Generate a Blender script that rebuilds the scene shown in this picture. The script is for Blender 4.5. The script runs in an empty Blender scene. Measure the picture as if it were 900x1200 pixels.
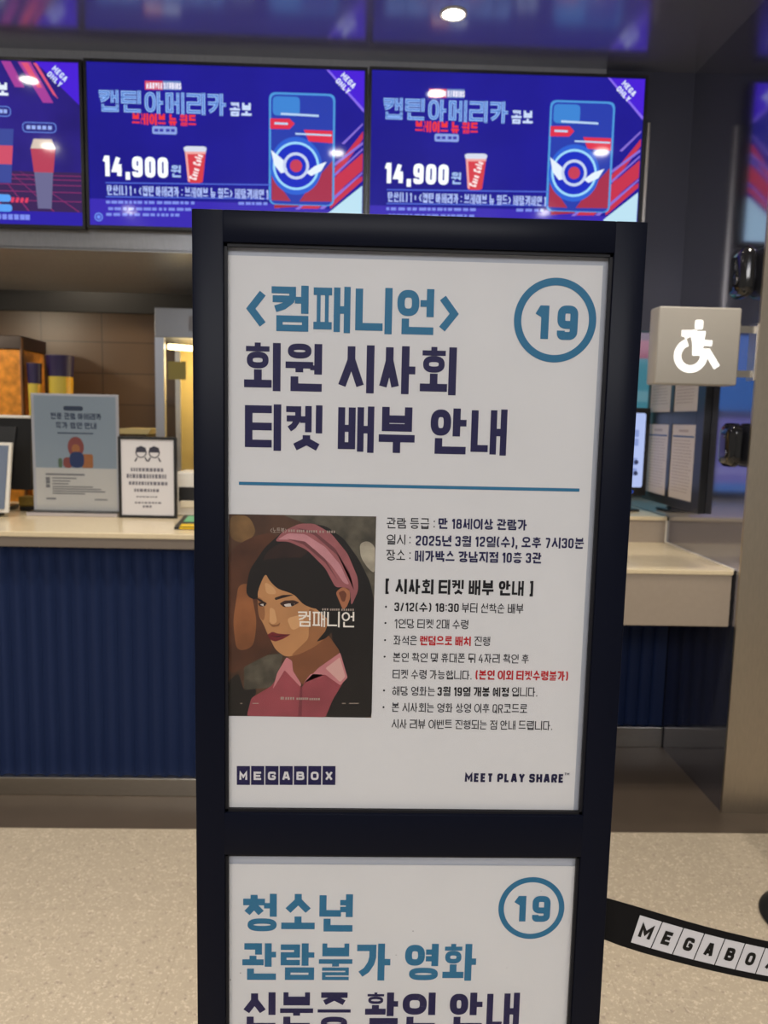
import bpy, bmesh, math, random
from mathutils import Vector, Matrix
random.seed(7)
C = bpy.context.scene.collection
sc = bpy.context.scene
R = math.radians

# ------------------------------------------------------------------ camera
EYE = Vector((0, 0, 1.5)); FPX = 900.0
def cam_axes(pitch, roll, yaw):
    p, r, y = R(pitch), R(roll), R(yaw)
    f = Vector((math.sin(y)*math.cos(p), math.cos(y)*math.cos(p), -math.sin(p)))
    rt = Vector((math.cos(y), -math.sin(y), 0)); up = rt.cross(f)
    return rt*math.cos(r)+up*math.sin(r), up*math.cos(r)-rt*math.sin(r), f
RT, UP, FW = cam_axes(6.83, 1.28, 1.6)
cd = bpy.data.cameras.new('camera'); cam = bpy.data.objects.new('camera', cd); C.objects.link(cam)
cam.matrix_world = Matrix(((RT.x, UP.x, -FW.x, EYE.x), (RT.y, UP.y, -FW.y, EYE.y), (RT.z, UP.z, -FW.z, EYE.z), (0, 0, 0, 1)))
cd.sensor_fit = 'HORIZONTAL'; cd.sensor_width = 24; cd.lens = 24; cd.clip_start = 0.02
cd.dof.use_dof = True; cd.dof.focus_distance = 0.87; cd.dof.aperture_fstop = 7.5
sc.camera = cam
# ------------------------------------------------------------------ view, world, lights
sc.view_settings.view_transform = 'Standard'; sc.view_settings.look = 'None'
sc.view_settings.gamma = 1; sc.view_settings.use_curve_mapping = False
sc.view_settings.exposure = 0.0
wd = bpy.data.worlds.new('world'); sc.world = wd; wd.use_nodes = True
wd.node_tree.nodes['Background'].inputs[0].default_value = (1.0, 0.93, 0.84, 1)
wd.node_tree.nodes['Background'].inputs[1].default_value = 0.22
CEIL = 3.045
DOWNLIGHTS = [(-1.6, 3.13, 22), (0.31, 3.13, 22), (-1.87, 2.22, 80), (-0.19, 2.27, 100), (1.32, 2.42, 72), (-1.82, 0.85, 125), (-0.2, 0.2, 70), (1.29, 1.14, 120), (-1.3, -1.1, 50), (0.1, -1.1, 50), (1.5, -1.1, 50), (-1.95, 0.1, 60)]  # row behind the camera and the lamp just before the stand are added light
for px_, py_, e_ in ((-.1, -1.9, 122), ):      # broad area light added behind the camera to brighten the poster stand
    al = bpy.data.lights.new('stand_fill_lamp', 'AREA'); al.shape = 'RECTANGLE'; al.size = 3.2; al.size_y = 1.4; al.energy = e_; al.color = (1, .985, .98)
    ao = bpy.data.objects.new('stand_fill_lamp', al); C.objects.link(ao); ao.location = (px_, py_, 2.95); ao.rotation_euler = (R(38), 0, 0)

def ray(px, py): return RT*((px-450)/FPX) - UP*((py-600)/FPX) + FW
def atY(px, py, Y): d = ray(px, py); return EYE + d*(Y/d.y)
def atZ(px, py, z): d = ray(px, py); return EYE + d*((z-1.5)/d.z)
def atX(px, py, x): d = ray(px, py); return EYE + d*(x/d.x)

# ------------------------------------------------------------------ materials
def lin(h):
    h = h.lstrip('#'); v = [int(h[i:i+2], 16)/255 for i in (0, 2, 4)]
    return tuple(c/12.92 if c <= .04045 else ((c+.055)/1.055)**2.4 for c in v) + (1,)
MATS = {}
def mat(name, col, rough=.5, metal=0., emit=0., noise=0., nscale=40., spec=.5, bump=0., bscale=200., stretch=None, coat=0., trans=0.):
    if name in MATS: return MATS[name]
    m = bpy.data.materials.new(name); m.use_nodes = True; nt = m.node_tree; b = nt.nodes['Principled BSDF']
    c = lin(col) if isinstance(col, str) else tuple(col)+(1,)
    m.diffuse_color = c
    b.inputs['Base Color'].default_value = c; b.inputs['Roughness'].default_value = rough; b.inputs['Metallic'].default_value = metal
    b.inputs['Specular IOR Level'].default_value = spec; b.inputs['Coat Weight'].default_value = coat; b.inputs['Coat Roughness'].default_value = .1
    b.inputs['Transmission Weight'].default_value = trans
    if emit:
        b.inputs['Emission Color'].default_value = c; b.inputs['Emission Strength'].default_value = emit
        b.inputs['Base Color'].default_value = (.004, .004, .005, 1)
    if noise or bump:
        tc = nt.nodes.new('ShaderNodeTexCoord'); mp = nt.nodes.new('ShaderNodeMapping'); nt.links.new(tc.outputs['Object'], mp.inputs[0])
        if stretch: mp.inputs['Scale'].default_value = stretch
    if noise:
        n = nt.nodes.new('ShaderNodeTexNoise'); n.inputs['Scale'].default_value = nscale; n.inputs['Detail'].default_value = 4
        nt.links.new(mp.outputs[0], n.inputs['Vector'])
        r = nt.nodes.new('ShaderNodeMapRange'); r.inputs[1].default_value = .3; r.inputs[2].default_value = .7
        r.inputs[3].default_value = 1-noise; r.inputs[4].default_value = 1+noise
        nt.links.new(n.outputs[0], r.inputs[0])
        h = nt.nodes.new('ShaderNodeMix'); h.data_type = 'RGBA'; h.blend_type = 'MULTIPLY'; h.inputs[0].default_value = 1
        h.inputs[6].default_value = c; nt.links.new(r.outputs[0], h.inputs[7])
        nt.links.new(h.outputs[2], b.inputs['Emission Color' if emit else 'Base Color'])
    if bump:
        n2 = nt.nodes.new('ShaderNodeTexNoise'); n2.inputs['Scale'].default_value = bscale; nt.links.new(mp.outputs[0], n2.inputs['Vector'])
        bp = nt.nodes.new('ShaderNodeBump'); bp.inputs['Strength'].default_value = bump; bp.inputs['Distance'].default_value = .002
        nt.links.new(n2.outputs[0], bp.inputs['Height']); nt.links.new(bp.outputs[0], b.inputs['Normal'])
    MATS[name] = m; return m
def scr(col, k=1.0):       # lit pixels of a screen behind its glass
    return mat('screen_%s_%g' % (col.lstrip('#'), k), col, rough=.07, emit=k, spec=.5)
def ink(col): return mat('ink_'+col.lstrip('#'), col, rough=.55, spec=.3)
def clear_mat(name, gloss_rough, tint=(1, 1, 1), ior=1.45):
    if name in MATS: return MATS[name]
    m = bpy.data.materials.new(name); m.use_nodes = True; nt = m.node_tree; nt.nodes.clear()
    o = nt.nodes.new('ShaderNodeOutputMaterial'); mx = nt.nodes.new('ShaderNodeMixShader'); t = nt.nodes.new('ShaderNodeBsdfTransparent')
    g = nt.nodes.new('ShaderNodeBsdfGlossy'); f = nt.nodes.new('ShaderNodeFresnel'); f.inputs[0].default_value = ior
    t.inputs[0].default_value = tint+(1,); g.inputs['Roughness'].default_value = gloss_rough
    nt.links.new(f.outputs[0], mx.inputs[0]); nt.links.new(t.outputs[0], mx.inputs[1]); nt.links.new(g.outputs[0], mx.inputs[2]); nt.links.new(mx.outputs[0], o.inputs[0])
    MATS[name] = m; return m
def terrazzo(name, base, light, dark, tile, mort, seam):
    m = bpy.data.materials.new(name); m.use_nodes = True; nt = m.node_tree; N = nt.nodes; L = nt.links.new; b = N['Principled BSDF']
    tc = N.new('ShaderNodeTexCoord')
    def chips(scale, lo, hi):
        w = N.new('ShaderNodeTexNoise'); w.inputs['Scale'].default_value = scale*1.7
        ad = N.new('ShaderNodeMix'); ad.data_type = 'RGBA'; ad.blend_type = 'LINEAR_LIGHT'; ad.inputs[0].default_value = .012
        L(tc.outputs['Object'], w.inputs['Vector']); L(tc.outputs['Object'], ad.inputs[6]); L(w.outputs['Color'], ad.inputs[7])
        v = N.new('ShaderNodeTexVoronoi'); v.inputs['Scale'].default_value = scale; L(ad.outputs[2], v.inputs['Vector'])
        s = N.new('ShaderNodeSeparateColor'); L(v.outputs['Color'], s.inputs[0])
        r1 = N.new('ShaderNodeMapRange'); r1.inputs[1].default_value = lo; r1.inputs[2].default_value = hi; L(s.outputs[0], r1.inputs[0])
        d = N.new('ShaderNodeMapRange'); d.inputs[1].default_value = .42; d.inputs[2].default_value = .34; L(v.outputs['Distance'], d.inputs[0])
        mu = N.new('ShaderNodeMath'); mu.operation = 'MULTIPLY'; L(r1.outputs[0], mu.inputs[0]); L(d.outputs[0], mu.inputs[1]); return mu
    br = N.new('ShaderNodeTexBrick'); br.offset = 0; br.inputs['Color1'].default_value = lin(base); br.inputs['Color2'].default_value = tuple(c*.9 for c in lin(base)[:3])+(1,)
    br.inputs['Mortar'].default_value = lin(seam); br.inputs['Scale'].default_value = 1; br.inputs['Mortar Size'].default_value = mort
    br.inputs['Brick Width'].default_value = tile; br.inputs['Row Height'].default_value = tile
    L(tc.outputs['Object'], br.inputs['Vector'])
    n = N.new('ShaderNodeTexNoise'); n.inputs['Scale'].default_value = 300; L(tc.outputs['Object'], n.inputs['Vector'])
    rr = N.new('ShaderNodeMapRange'); rr.inputs[3].default_value = .86; rr.inputs[4].default_value = 1.12; L(n.outputs[0], rr.inputs[0])
    cur = N.new('ShaderNodeMix'); cur.data_type = 'RGBA'; cur.blend_type = 'MULTIPLY'; cur.inputs[0].default_value = 1; L(br.outputs[0], cur.inputs[6]); L(rr.outputs[0], cur.inputs[7])
    for scale, col, lo, hi in ((95, light, .62, .70), (150, light, .72, .8), (80, dark, .8, .9)):
        k = chips(scale, lo, hi); x = N.new('ShaderNodeMix'); x.data_type = 'RGBA'; L(k.outputs[0], x.inputs[0]); L(cur.outputs[2], x.inputs[6]); x.inputs[7].default_value = lin(col); cur = x
    L(cur.outputs[2], b.inputs['Base Color']); b.inputs['Roughness'].default_value = .38
    return m
def tile_mat(name, c1, c2, mortar, w, h, rough):
    m = bpy.data.materials.new(name); m.use_nodes = True; nt = m.node_tree; N = nt.nodes; b = N['Principled BSDF']
    tc = N.new('ShaderNodeTexCoord'); mp = N.new('ShaderNodeMapping'); mp.inputs['Rotation'].default_value = (R(-90), 0, 0); nt.links.new(tc.outputs['Object'], mp.inputs[0])
    br = N.new('ShaderNodeTexBrick'); br.offset = .0; br.inputs['Color1'].default_value = lin(c1); br.inputs['Color2'].default_value = lin(c2); br.inputs['Mortar'].default_value = lin(mortar)
    br.inputs['Scale'].default_value = 1; br.inputs['Mortar Size'].default_value = .004; br.inputs['Brick Width'].default_value = w; br.inputs['Row Height'].default_value = h
    nt.links.new(mp.outputs[0], br.inputs['Vector']); nt.links.new(br.outputs[0], b.inputs['Base Color']); b.inputs['Roughness'].default_value = rough
    return m

BLACK = mat('black_powder_coat', (.004, .005, .011), rough=.3, bump=.03, bscale=900, spec=.07)
PAPER = mat('poster_paper', '#d5d4d3', rough=.55, noise=.012, nscale=14, spec=.3)
TEAL = ink('#296c90'); NAVY = ink('#1a1545'); DARKINK = ink('#15131c'); RED = ink('#b51f26')
STEEL = mat('brushed_steel', (.52, .48, .42), rough=.3, metal=1, noise=.06, nscale=30, stretch=(1, 1, 12))
BRONZE = mat('bronze_steel', (.50, .44, .36), rough=.42, metal=1, noise=.05, nscale=25, stretch=(8, 8, 1))
MIRROR = mat('dark_mirror_metal', (.37, .38, .46), rough=.1, metal=.93)
CEILM = mat('glossy_ceiling_metal', (.36, .38, .46), rough=.2, metal=.72)
DARKW = mat('dark_wall_laminate', (.036, .037, .060), rough=.45)
STONE = mat('cream_counter_stone', '#d8c8a8', rough=.22, noise=.03, nscale=60)
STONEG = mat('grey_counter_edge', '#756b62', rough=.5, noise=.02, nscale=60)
STONEF = mat('grey_counter_front', '#9d9082', rough=.5, noise=.02, nscale=60)
NAVYP = mat('navy_fluted_panel', (.013, .025, .080), rough=.55, spec=.15)
GLASS = clear_mat('clear_acrylic', .03)
PANE = clear_mat('poster_cover_film', .05, (.985, .985, .99), 1.16)
PLASTIC_B = mat('black_plastic', (.012, .012, .013), rough=.35)
GLOSS_B = mat('glossy_black_plastic', (.008, .008, .009), rough=.06, coat=.5)
WHITE_P = mat('white_plastic', '#e6e2da', rough=.4)

# ------------------------------------------------------------------ mesh helpers
WO = {}      # world position of every object that owns parts
class MB:
    def __init__(s): s.bm = bmesh.new()
    def box(s, x0, x1, y0, y1, z0, z1, bev=0, seg=2):
        r = bmesh.ops.create_cube(s.bm, size=1); vs = r['verts']
        for v in vs: v.co = Vector((x0+(v.co.x+.5)*(x1-x0), y0+(v.co.y+.5)*(y1-y0), z0+(v.co.z+.5)*(z1-z0)))
        if bev:
            es = list({e for v in vs for e in v.link_edges}); bmesh.ops.bevel(s.bm, geom=es, offset=bev, segments=seg, affect='EDGES', profile=.5)
        return s
    def obox(s, o, ux, uy, uz, a, b, c, bev=0, seg=2):      # oriented box, o the centre
        r = bmesh.ops.create_cube(s.bm, size=1); vs = r['verts']
        for v in vs: v.co = Vector(o)+Vector(ux)*v.co.x*a+Vector(uy)*v.co.y*b+Vector(uz)*v.co.z*c
        if bev:
            es = list({e for v in vs for e in v.link_edges}); bmesh.ops.bevel(s.bm, geom=es, offset=bev, segments=seg, affect='EDGES', profile=.5)
        return s
    def poly(s, pts):
        vs = [s.bm.verts.new(Vector(p)) for p in pts]
        try: f = s.bm.faces.new(vs)
        except ValueError: pass
        return s
    def prism(s, pts, off):      # extrude a polygon by a vector
        off = Vector(off); a = [s.bm.verts.new(Vector(p)) for p in pts]; b = [s.bm.verts.new(Vector(p)+off) for p in pts]; n = len(a)
        s.bm.faces.new(a); s.bm.faces.new(b[::-1])
        for i in range(n): s.bm.faces.new((a[i], b[i], b[(i+1) % n], a[(i+1) % n]))
        return s
    def lathe(s, o, prof, n=32, axis=(0, 0, 1), caps=True):
        ax = Vector(axis).normalized(); t = Vector((1, 0, 0)) if abs(ax.x) < .9 else Vector((0, 1, 0)); u = ax.cross(t).normalized(); w = ax.cross(u)
        rings = []
        for r, h in prof:
            rings.append([s.bm.verts.new(Vector(o)+ax*h+(u*math.cos(2*math.pi*i/n)+w*math.sin(2*math.pi*i/n))*max(r, 1e-5)) for i in range(n)])
        for a, b in zip(rings, rings[1:]):
            for i in range(n): s.bm.faces.new((a[i], a[(i+1) % n], b[(i+1) % n], b[i]))
        if caps: s.bm.faces.new(rings[0][::-1]); s.bm.faces.new(rings[-1])
        return s
    def build(s, name, m, parent=None, smooth=None, fix=True):
        if fix: bmesh.ops.recalc_face_normals(s.bm, faces=s.bm.faces)
        if smooth:
            for f in s.bm.faces: f.smooth = True
            for e in s.bm.edges:
                if len(e.link_faces) == 2 and e.calc_face_angle(0) > R(smooth): e.smooth = False
        me = bpy.data.meshes.new(name); s.bm.to_mesh(me); s.bm.free(); me.materials.append(m)
        o = bpy.data.objects.new(name, me); C.objects.link(o)
        if parent is not None:
            w = WO.get(parent.name, Vector((0, 0, 0))); me.transform(Matrix.Translation(-w)); o.parent = parent; WO[o.name] = w
        else:      # origin at the base of a free-standing mesh
            cs = [v.co for v in me.vertices]; w = Vector((sum(c.x for c in cs)/len(cs), sum(c.y for c in cs)/len(cs), min(c.z for c in cs)))
            me.transform(Matrix.Translation(-w)); o.location = w; WO[o.name] = w
        return o
def tag(o, label=None, cat=None, group=None):
    if label: o['label'] = label
    if cat: o['category'] = cat
    if group: o['group'] = group
    return o
def thing(name, loc, label, cat, group=None):
    o = bpy.data.objects.new(name, None); C.objects.link(o); o.location = loc; o.empty_display_size = .05; WO[o.name] = Vector(loc)
    return tag(o, label, cat, group)
def struct(o, label=None):
    o['kind'] = 'structure'
    if label: o['label'] = label
    return o
def copy_tree(o, delta, parent=None):
    c = o.copy(); C.objects.link(c)
    if parent is None: c.location = o.location + Vector(delta)
    else: c.parent = parent
    WO[c.name] = WO[o.name] + Vector(delta)
    for ch in [k for k in o.children if k.type != 'LIGHT']: copy_tree(ch, delta, c)
    return c

# ------------------------------------------------------------------ lettering: strokes, Hangul composer, block capitals
THIN = [1.0]
def stroke(pts, w, closed=False):
    w = w*THIN[0]
    P = [Vector((p[0], p[1])) for p in pts]; n = len(P); L = []; Rr = []
    for i in range(n):
        a = P[i-1] if (i > 0 or closed) else None; b = P[(i+1) % n] if (i < n-1 or closed) else None
        d1 = (P[i]-a).normalized() if a is not None else None; d2 = (b-P[i]).normalized() if b is not None else None
        if d1 is None: d1 = d2
        if d2 is None: d2 = d1
        n1 = Vector((-d1.y, d1.x)); n2 = Vector((-d2.y, d2.x)); m = (n1+n2)
        if m.length < 1e-6: m = n1.copy()
        m.normalize(); k = min(1/max(m.dot(n1), .35), 2.2)
        L.append(P[i]+m*k*w/2); Rr.append(P[i]-m*k*w/2)
    q = []
    for i in range(n if closed else n-1):
        j = (i+1) % n; q.append([tuple(L[i]), tuple(L[j]), tuple(Rr[j]), tuple(Rr[i])])
    return q
def rounded(pts, r, closed=False, seg=5):
    out = []; n = len(pts)
    for i, p in enumerate(pts):
        if not closed and i in (0, n-1): out.append(tuple(p)); continue
        p = Vector(p); a = Vector(pts[i-1])-p; b = Vector(pts[(i+1) % n])-p; k = min(r, a.length*.49, b.length*.49)
        A = p+a.normalized()*k; B = p+b.normalized()*k
        for s in range(seg+1):
            t = s/seg; v = A*(1-t)**2+p*2*t*(1-t)+B*t*t; out.append((v.x, v.y))
    return out
INI = 'ㄱㄲㄴㄷㄸㄹㅁㅂㅃㅅㅆㅇㅈㅉㅊㅋㅌㅍㅎ'
VOW = 'ㅏㅐㅑㅒㅓㅔㅕㅖㅗㅘㅙㅚㅛㅜㅝㅞㅟㅠㅡㅢㅣ'
FIN = ' ㄱㄲㄳㄴㄵㄶㄷㄹㄺㄻㄼㄽㄾㄿㅀㅁㅂㅄㅅㅆㅇㅈㅊㅋㅌㅍㅎ'
NB = {'ㄱ': 1.4, 'ㄴ': 1.4, 'ㄷ': 2, 'ㄹ': 3, 'ㅁ': 2, 'ㅂ': 2.3, 'ㅅ': 1.2, 'ㅇ': 2, 'ㅈ': 2, 'ㅊ': 2.5, 'ㅋ': 3, 'ㅌ': 3, 'ㅍ': 2, 'ㅎ': 3.3}
JS = {'ㄴ': [[(0, 1), (0, 0), (1, 0)]], 'ㄷ': [[(1, 1), (0, 1), (0, 0), (1, 0)]], 'ㄹ': [[(0, 1), (1, 1), (1, .5), (0, .5), (0, 0), (1, 0)]],
      'ㅂ': [[(0, 1), (0, 0), (1, 0), (1, 1)], [(0, .5), (1, .5)]], 'ㅌ': [[(1, 1), (0, 1), (0, 0), (1, 0)], [(0, .5), (1, .5)]],
      'ㅍ': [[(0, 1), (1, 1)], [(0, 0), (1, 0)]]}
def jamo(ch, box, w, side):
    x0, y0, x1, y1 = box; D = {'ㄲ': 'ㄱ', 'ㄸ': 'ㄷ', 'ㅃ': 'ㅂ', 'ㅆ': 'ㅅ', 'ㅉ': 'ㅈ'}
    if ch in D:
        xm = (x0+x1)/2; g = w*.25
        return jamo(D[ch], (x0, y0, xm-g, y1), w*.8, side)+jamo(D[ch], (xm+g, y0, x1, y1), w*.8, side)
    if ch == 'ㄶ':
        xm = (x0+x1)/2; return jamo('ㄴ', (x0, y0, xm-.03, y1), w*.8, side)+jamo('ㅎ', (xm+.03, y0, x1, y1), w*.8, side)
    h = y1-y0; wj = min(w, h/(NB[ch]+(NB[ch]-1)*.4), (x1-x0)/2.5); i = wj/2
    f = lambda u, v: (x0+i+u*(x1-x0-wj), y0+i+v*(h-wj))
    q = []
    def S(pts, ww=wj, closed=False):
        P = [Vector(f(*p)) for p in pts]
        if not closed:      # square caps on upright and level ends
            for a, b in ((0, 1), (-1, -2)):
                d = P[a]-P[b]
                if min(abs(d.x), abs(d.y)) < 1e-6 and d.length > 1e-6: P[a] = P[a]+d.normalized()*ww/2
        q.extend(stroke(P, ww, closed))
    def ring(u0, v0, u1, v1):
        a = f(u0, v0); b = f(u1, v1); cx, cy = (a[0]+b[0])/2, (a[1]+b[1])/2; rx, ry = (b[0]-a[0])/2, (b[1]-a[1])/2; pts = []
        for k in range(28):
            t = 2*math.pi*k/28; c, s = math.cos(t), math.sin(t); e = 2/(2.6 if w > .12 else 2.0)
            pts.append((cx+rx*math.copysign(abs(c)**e, c), cy+ry*math.copysign(abs(s)**e, s)))
        q.extend(stroke(pts, wj, True))
    if ch in JS:
        for p in JS[ch]: S(p)
        if ch == 'ㅍ':
            k = .13 if (x1-x0) < .5 else .22
            for u in (k, 1-k): S([(u, 1), (u, 0)], min(wj, (x1-x0)/4.8))
    elif ch == 'ㅁ': S([(0, 0), (1, 0), (1, 1), (0, 1)], closed=True)
    elif ch == 'ㅇ': ring(0, 0, 1, 1)
    elif ch in 'ㄱㅋ':
        if side: S([(0, 1), (1, 1), (1, .66), (.86, .42), (.5, .17), (.02, .02)])
        else: S([(0, 1), (1, 1), (1, .0)])
        if ch == 'ㅋ': S([(.06, .54), (.9, .54)])
    elif ch == 'ㅅ': S([(.5, 1), (.5, .72), (.02, 0)]); S([(.5, .74), (.98, 0)])
    elif ch == 'ㅈ': S([(0, 1), (1, 1)]); S([(.5, 1), (.5, .66), (.02, 0)]); S([(.5, .66), (.98, 0)])
    elif ch == 'ㅊ': S([(.5, 1), (.5, .8)]); S([(0, .74), (1, .74)]); S([(.5, .74), (.5, .5), (.02, 0)]); S([(.5, .5), (.98, 0)])
    elif ch == 'ㅎ': S([(.5, 1), (.5, .86)]); S([(0, .84), (1, .84)], wj*.85); ring(.07, 0, .93, .54)
    return q
def syllable(c, W, w):
    k = ord(c)-0xAC00; ini = INI[k//588]; vo = VOW[(k % 588)//28]; fi = FIN[k % 28].strip(); q = []
    def vbar(x0, x1, y0, y1, kind, tick):      # vertical vowel inside [x0,x1]
        S = lambda p, ww=w: q.extend(stroke(p, ww))
        ym = y0+(y1-y0)*tick; d = (y1-y0)*.15; wt = min(w, (y1-y0)/4.2)
        two = {'ㅑ', 'ㅕ', 'ㅒ', 'ㅖ'}
        ys = [ym+d, ym-d] if kind in two else [ym]
        if kind in 'ㅏㅑ':
            xs = x0+w/2; S([(xs, y0), (xs, y1)])
            for y in ys: S([(xs, y), (x1, y)], wt)
        elif kind in 'ㅓㅕ':
            xs = x1-w/2; S([(xs, y0), (xs, y1)])
            for y in ys: S([(x0, y), (xs, y)], wt)
        elif kind == 'ㅣ': S([(x1-w/2, y0), (x1-w/2, y1)])
        elif kind in 'ㅐㅒ':
            v = w*.87; S([(x0+v/2, y0+.02), (x0+v/2, y1-.02)], v); S([(x1-v/2, y0), (x1-v/2, y1)], v)
            for y in ys: S([(x0+v/2, y), (x1-v/2, y)], wt)
        elif kind in 'ㅔㅖ':
            v = w*.87; g = (x1-x0-2*v); xa = x1-v*1.5-min(g*.45, .1); S([(xa, y0+.02), (xa, y1-.02)], v); S([(x1-v/2, y0), (x1-v/2, y1)], v)
            for y in ys: S([(x0, y), (xa, y)], wt)
    def hbar(x0, x1, y0, y1, kind):
        S = lambda p, ww: q.extend(stroke(p, ww)); wh = min(w, (y1-y0)/1.6); xm = (x0+x1)/2; d = (x1-x0)*.2
        if kind in 'ㅗㅛ':
            S([(x0, y0+wh/2), (x1, y0+wh/2)], wh)
            for x in ([xm] if kind == 'ㅗ' else [xm-d, xm+d]): S([(x, y0+wh/2), (x, y1)], w)
        elif kind in 'ㅜㅠ':
            S([(x0, y1-wh/2), (x1, y1-wh/2)], wh)
            for x in ([xm] if kind == 'ㅜ' else [xm-d, xm+d]): S([(x, y1-wh/2), (x, y0)], w)
        else: S([(x0, (y0+y1)/2), (x1, (y0+y1)/2)], wh)
    VW = {'ㅣ': w, 'ㅏ': w+.17*W, 'ㅑ': w+.17*W, 'ㅓ': w+.17*W, 'ㅕ': w+.17*W, 'ㅐ': 1.75*w+.1*W, 'ㅒ': 1.8*w+.12*W, 'ㅔ': 1.75*w+.25*W, 'ㅖ': 1.75*w+.25*W}
    comp = {'ㅘ': 'ㅗㅏ', 'ㅙ': 'ㅗㅐ', 'ㅚ': 'ㅗㅣ', 'ㅝ': 'ㅜㅓ', 'ㅞ': 'ㅜㅔ', 'ㅟ': 'ㅜㅣ', 'ㅢ': 'ㅡㅣ'}
    g = (.05 if w > .12 else .07)*W
    if vo in VW:
        vw = VW[vo]; ov = .10*W if vo in 'ㅓㅕㅔㅖ' and ini in 'ㄱㅋㄴㅅㅈㅊㄷㅌ' else 0
        xi = W-vw-g*(.6 if vo in 'ㅓㅕㅔㅖ' else 1)+ov*.6
        y0 = .40 if fi else 0
        q += jamo(ini, (0, y0+(.0 if fi else .06), xi, .97), w, True)
        vbar(W-vw, W, y0-.01, 1, vo, .5 if not fi else .48)
        if fi: q += jamo(fi, (.13*W, 0, W, .345), w, False)
    elif vo in 'ㅗㅛㅜㅠㅡ':
        if fi:
            q += jamo(ini, (.1*W, .65, .9*W, 1), w, False); hbar(0, W, .37 if vo in 'ㅜㅠ' else .43, .57 if vo in 'ㅜㅠㅡ' else .67, vo); q += jamo(fi, (.1*W, 0, .9*W, .345), w, False)
        else:
            q += jamo(ini, (.08*W, .47, .92*W, 1), w, False); hbar(0, W, .0 if vo in 'ㅜㅠ' else .06, .4 if vo != 'ㅡ' else .3, vo)
    else:
        hv, vv = comp[vo]; vw = {'ㅣ': w, 'ㅏ': w+.13*W, 'ㅓ': w, 'ㅐ': 2*w+.06*W, 'ㅔ': 2*w+.1*W}[vv]; xi = W-vw-g
        y0 = .37 if fi else 0
        if fi:
            q += jamo(ini, (.06*W, .69, xi-.03*W, 1), w, False); hbar(0, xi+.02*W, .40, .66 if hv == 'ㅗ' else .62, hv); q += jamo(fi, (.14*W, 0, W, .31), w, False)
        else:
            q += jamo(ini, (.04*W, .46, xi-.03*W, 1), w, False); hbar(0, xi+.02*W, .06 if hv != 'ㅜ' else .0, .44 if hv != 'ㅡ' else .34, hv)
        if vv == 'ㅓ': q.extend(stroke([(xi-.06*W, y0+.13), (W-w/2, y0+.13)], min(w, .1))); vbar(W-w, W, y0-.01, 1, 'ㅣ', .5)
        else: vbar(W-vw, W, y0-.01, 1, vv, .52)
    return q
r_ = .34
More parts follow.
